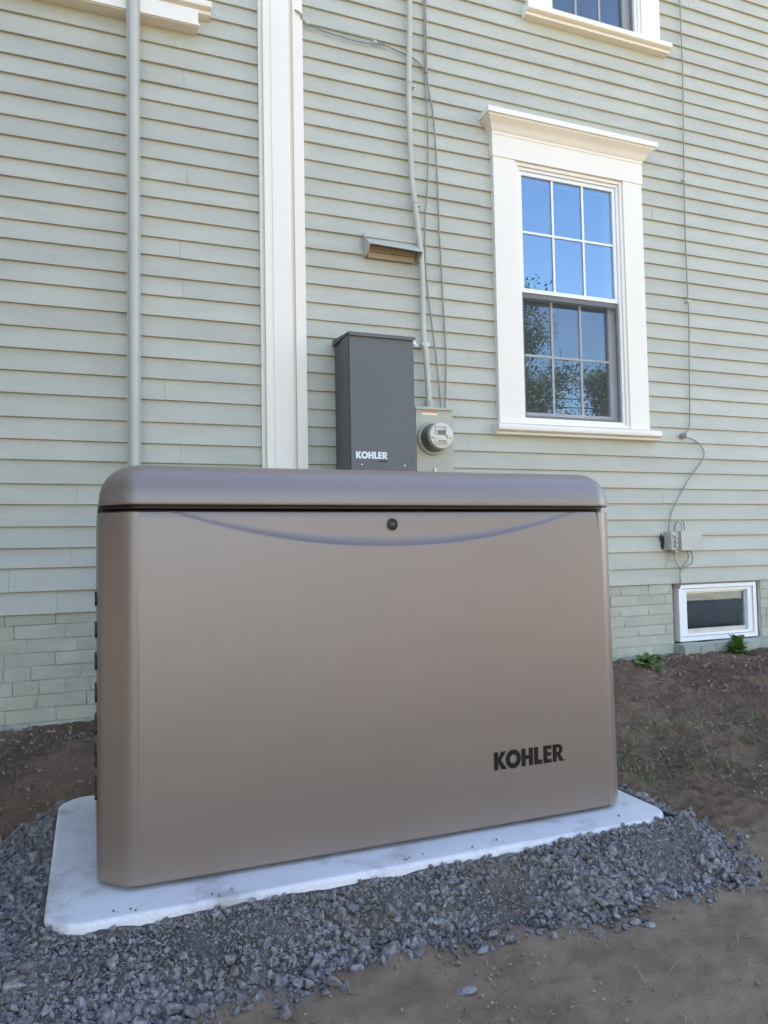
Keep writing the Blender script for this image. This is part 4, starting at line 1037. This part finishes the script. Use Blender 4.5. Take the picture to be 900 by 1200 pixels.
blades('leaf_litter', 170, (-0.5, 3.8, -1.6, -0.03), (0.014, 0.03), 0.006, 1.5, M['straw'], 'curled dead leaves lying about on the earth', 'leaves', gr, lambda x, y: 1.0 if (pad_dist(np.array(x), np.array(y)) > 0.1) else 0.0, droop=0.1)
def leaf_mesh(L_, w, bend, lobes, seed):
    g = random.Random(seed); n = 7; V, F = [], []
    for k in range(n + 1):
        t = k / n; ww = w * math.sin(math.pi * min(0.04 + 0.96 * t, 1)) ** 0.8 * (1 + (0.35 if lobes and k % 2 else 0))
        if k == 0: ww = 0.0015
        x = L_ * t * math.cos(bend * t * 0.6); zz = L_ * (0.55 * t - bend * 0.45 * t * t)
        V += [(x, -ww, zz + ww * 0.3), (x, 0, zz), (x, ww, zz + ww * 0.3)]
    for k in range(n):
        o = 3 * k; F += [(o, o + 1, o + 4, o + 3), (o + 1, o + 2, o + 5, o + 4)]
    me = bpy.data.meshes.new('leaf'); me.from_pydata(V, [], F); me.update(); me.materials.append(M['weed'])
    return me
LM = [leaf_mesh(0.075, 0.013, 0.9, True, 1), leaf_mesh(0.06, 0.014, 0.5, False, 2), leaf_mesh(0.09, 0.012, 1.2, True, 3)]
def weed(x, y, n, sc, label, seed, up=0.4, grp=None):
    g = random.Random(seed); r = empty('weed', (x, y, float(ground_h(np.array(x), np.array(y))) - 0.004))
    for k in range(n):
        o = bpy.data.objects.new('leaf', LM[g.randrange(3)]); COL.objects.link(o); o.parent = r
        o.rotation_euler = (g.uniform(-0.2, 0.2), -g.uniform(-0.25, up * 2), k * 2.4 + g.uniform(-0.3, 0.3)); s = sc * g.uniform(0.6, 1.25); o.scale = (s, s, s)
        o.location = (g.uniform(-.01, .01), g.uniform(-.01, .01), 0)
    tag(r, label, 'weed', 'weeds along the foundation')
weed(3.05, -0.12, 26, 1.5, 'bushy green weed in front of the basement window sill', 4, 0.55)
weed(2.49, -0.10, 16, 1.2, 'low weed at the brick foundation just past the generator', 5, 0.3)
weed(2.42, -0.22, 10, 1.1, 'pale flattened weed on the earth, nearer the generator', 6, 0.15)
weed(3.46, -0.09, 18, 1.5, 'weed growing at the far end of the basement window sill', 7, 0.6)

# ------------------------------------------------------------------ the yard opposite, which the window panes mirror
def tree(x, y, h, rad, crown_lo, n, label, seed, leaf=0.16, name='leafy_tree'):
    g = random.Random(seed); root = empty(name, (x, y, 0))
    zb = -0.1
    bm = bmesh.new()
    tp = [(0, 0, zb), (0.05, 0.03, h * 0.3), (-0.05, 0.06, h * 0.6), (0.02, 0, h * 0.92)]
    cp = catmull(tp, 5); add_tube(bm, cp, 0.2, 9, [max(0.03, 0.022 * h * (1 - 0.95 * i / (len(cp) - 1))) for i in range(len(cp))])
    tips = []
    for k in range(26):
        t = g.uniform(crown_lo, 0.93); z0 = h * t; a = k * 2.4; ln = rad * g.uniform(0.55, 1.0) * math.sqrt(max(0.1, 1 - ((t - crown_lo) / (1.02 - crown_lo)) ** 2 * 0.85))
        e = Vector((math.cos(a) * ln, math.sin(a) * ln, z0 + ln * g.uniform(0.15, 0.55)))
        s = Vector((0, 0, z0)); mid = s.lerp(e, 0.5) + Vector((0, 0, -0.05 * ln))
        add_tube(bm, [s, mid, e], 0.03, 5, [0.05, 0.03, 0.01]); tips += [e, s.lerp(e, 0.7), s.lerp(e, 0.45)]
    tips.append(Vector((0, 0, h * 0.95)))
    from_bm('trunk', bm, M['bark'], root, smooth=True)
    V, F = [], []
    for _ in range(n):
        c = g.choice(tips); p = c + Vector((g.gauss(0, 1), g.gauss(0, 1), g.gauss(0, 0.8))) * rad * 0.15
        if p.z < h * crown_lo * 0.8: continue
        u = Vector((g.gauss(0, 1), g.gauss(0, 1), g.gauss(0, 1))).normalized(); v = u.cross(Vector((g.gauss(0, 1), g.gauss(0, 1), g.gauss(0, 1)))).normalized()
        s = leaf * g.uniform(0.5, 1.2); o = len(V)
        V += [tuple(p - u * s), tuple(p + v * s * 0.45), tuple(p + u * s), tuple(p - v * s * 0.45)]; F.append((o, o + 1, o + 2, o + 3))
    me = bpy.data.meshes.new('crown'); me.from_pydata(V, [], F); me.update()
    link('crown', me, M['leaf'], root)
    tag(root, label, 'tree', 'trees across the yard')
tree(12.7, -18.6, 8.7, 2.5, 0.10, 60000, 'tall broadleaf tree mirrored in the left of the big window', 3, 0.068)
tree(22.3, -24.5, 8.4, 2.2, 0.10, 26000, 'lower dense tree mirrored at the bottom right of the big window', 8, 0.09)
tree(15.6, -24.0, 5.2, 1.2, 0.15, 3500, 'small distant tree mirrored at the foot of the big window', 9, 0.13)

for k, (ex, ey, eh) in enumerate(((-2.1, -1.2, 3.6), (-2.5, -2.7, 4.0), (-2.3, -4.2, 3.4))):  # unseen evergreens, added to cut the light from the left
    tree(ex, ey, eh, 0.95, 0.03, 9000, ['dark evergreen nearest the house wall, beyond the left of the pad', 'tallest dark evergreen, middle one beyond the left of the pad', 'dark evergreen farthest from the house, beyond the left of the pad'][k], 40 + k, 0.075, 'evergreen_shrub')
nh = empty('neighbour_house', (17.5, -33, 0))
NX0, NX1, NY0, NY1 = 13.0, 20.2, -39.0, -32.0
boxes('wall', [(NX0, NX1, NY1 - 0.2, NY1, -0.2, 4.4), (NX0, NX1, NY0, NY0 + 0.2, -0.2, 4.4), (NX0, NX0 + 0.2, NY0 + 0.2, NY1 - 0.2, -0.2, 4.4), (NX1 - 0.2, NX1, NY0 + 0.2, NY1 - 0.2, -0.2, 4.4)], M['white_clap'], nh, bevel=0)
bm = bmesh.new(); add_prism(bm, [(NY0 - 0.4, 4.3), ((NY0 + NY1) / 2, 6.9), (NY1 + 0.4, 4.3), (NY1 + 0.4, 4.5), ((NY0 + NY1) / 2, 7.15), (NY0 - 0.4, 4.5)], NX0 - 0.3, NX1 + 0.3)
from_bm('roof', bm, M['red_roof'], nh)
for xx in (14.2, 16.2, 18.4):
    wd = box('window', xx, xx + 0.9, NY1 + 0.002, NY1 + 0.05, 1.4, 2.9, M['vinyl'], nh, bevel=0.01)
    box('window_glass', xx + 0.1, xx + 0.8, NY1 + 0.052, NY1 + 0.06, 1.5, 2.8, M['dark'], wd, bevel=0)
tag(adopt(nh, (16.6, -35, -0.1)), 'white house with a red roof across the yard, mirrored low in the window', 'house')

poles = []
for (x, y) in ((-9.0, -20.5), (33.0, -20.5)):
    p = empty('utility_pole', (x, y, -0.1))
    bm = bmesh.new(); add_tube(bm, [(0, 0, -0.2), (0, 0, 3.0), (0, 0, 7.2)], 0.14, 12, [0.15, 0.14, 0.11]); from_bm('post', bm, M['pole'], p, smooth=True)
    box('cross_arm', -0.06, 0.06, -0.9, 0.9, 6.3, 6.42, M['pole'], p, bevel=0.005)
    poles.append(p)
tag(poles[0], 'wooden utility pole across the yard, farther from the trees', 'utility pole', 'utility poles')
tag(poles[1], 'wooden utility pole across the yard, beyond the dense tree', 'utility pole', 'utility poles')
for k, (dy, zz) in enumerate(((-0.7, 6.33), (0.6, 6.33))):
    pts = [(-9 + 42 * t, -20.5 + dy, zz - (4.4 - 0.5 * k) * t * (1 - t) * 0.42) for t in np.linspace(0, 1, 25)]
    tag(tube('overhead_wire', pts, 0.022, M['rubber'], None, 6), ['dark overhead wire on the far end of the cross arms', 'dark overhead wire on the near end of the cross arms'][k], 'wire', 'overhead wires')
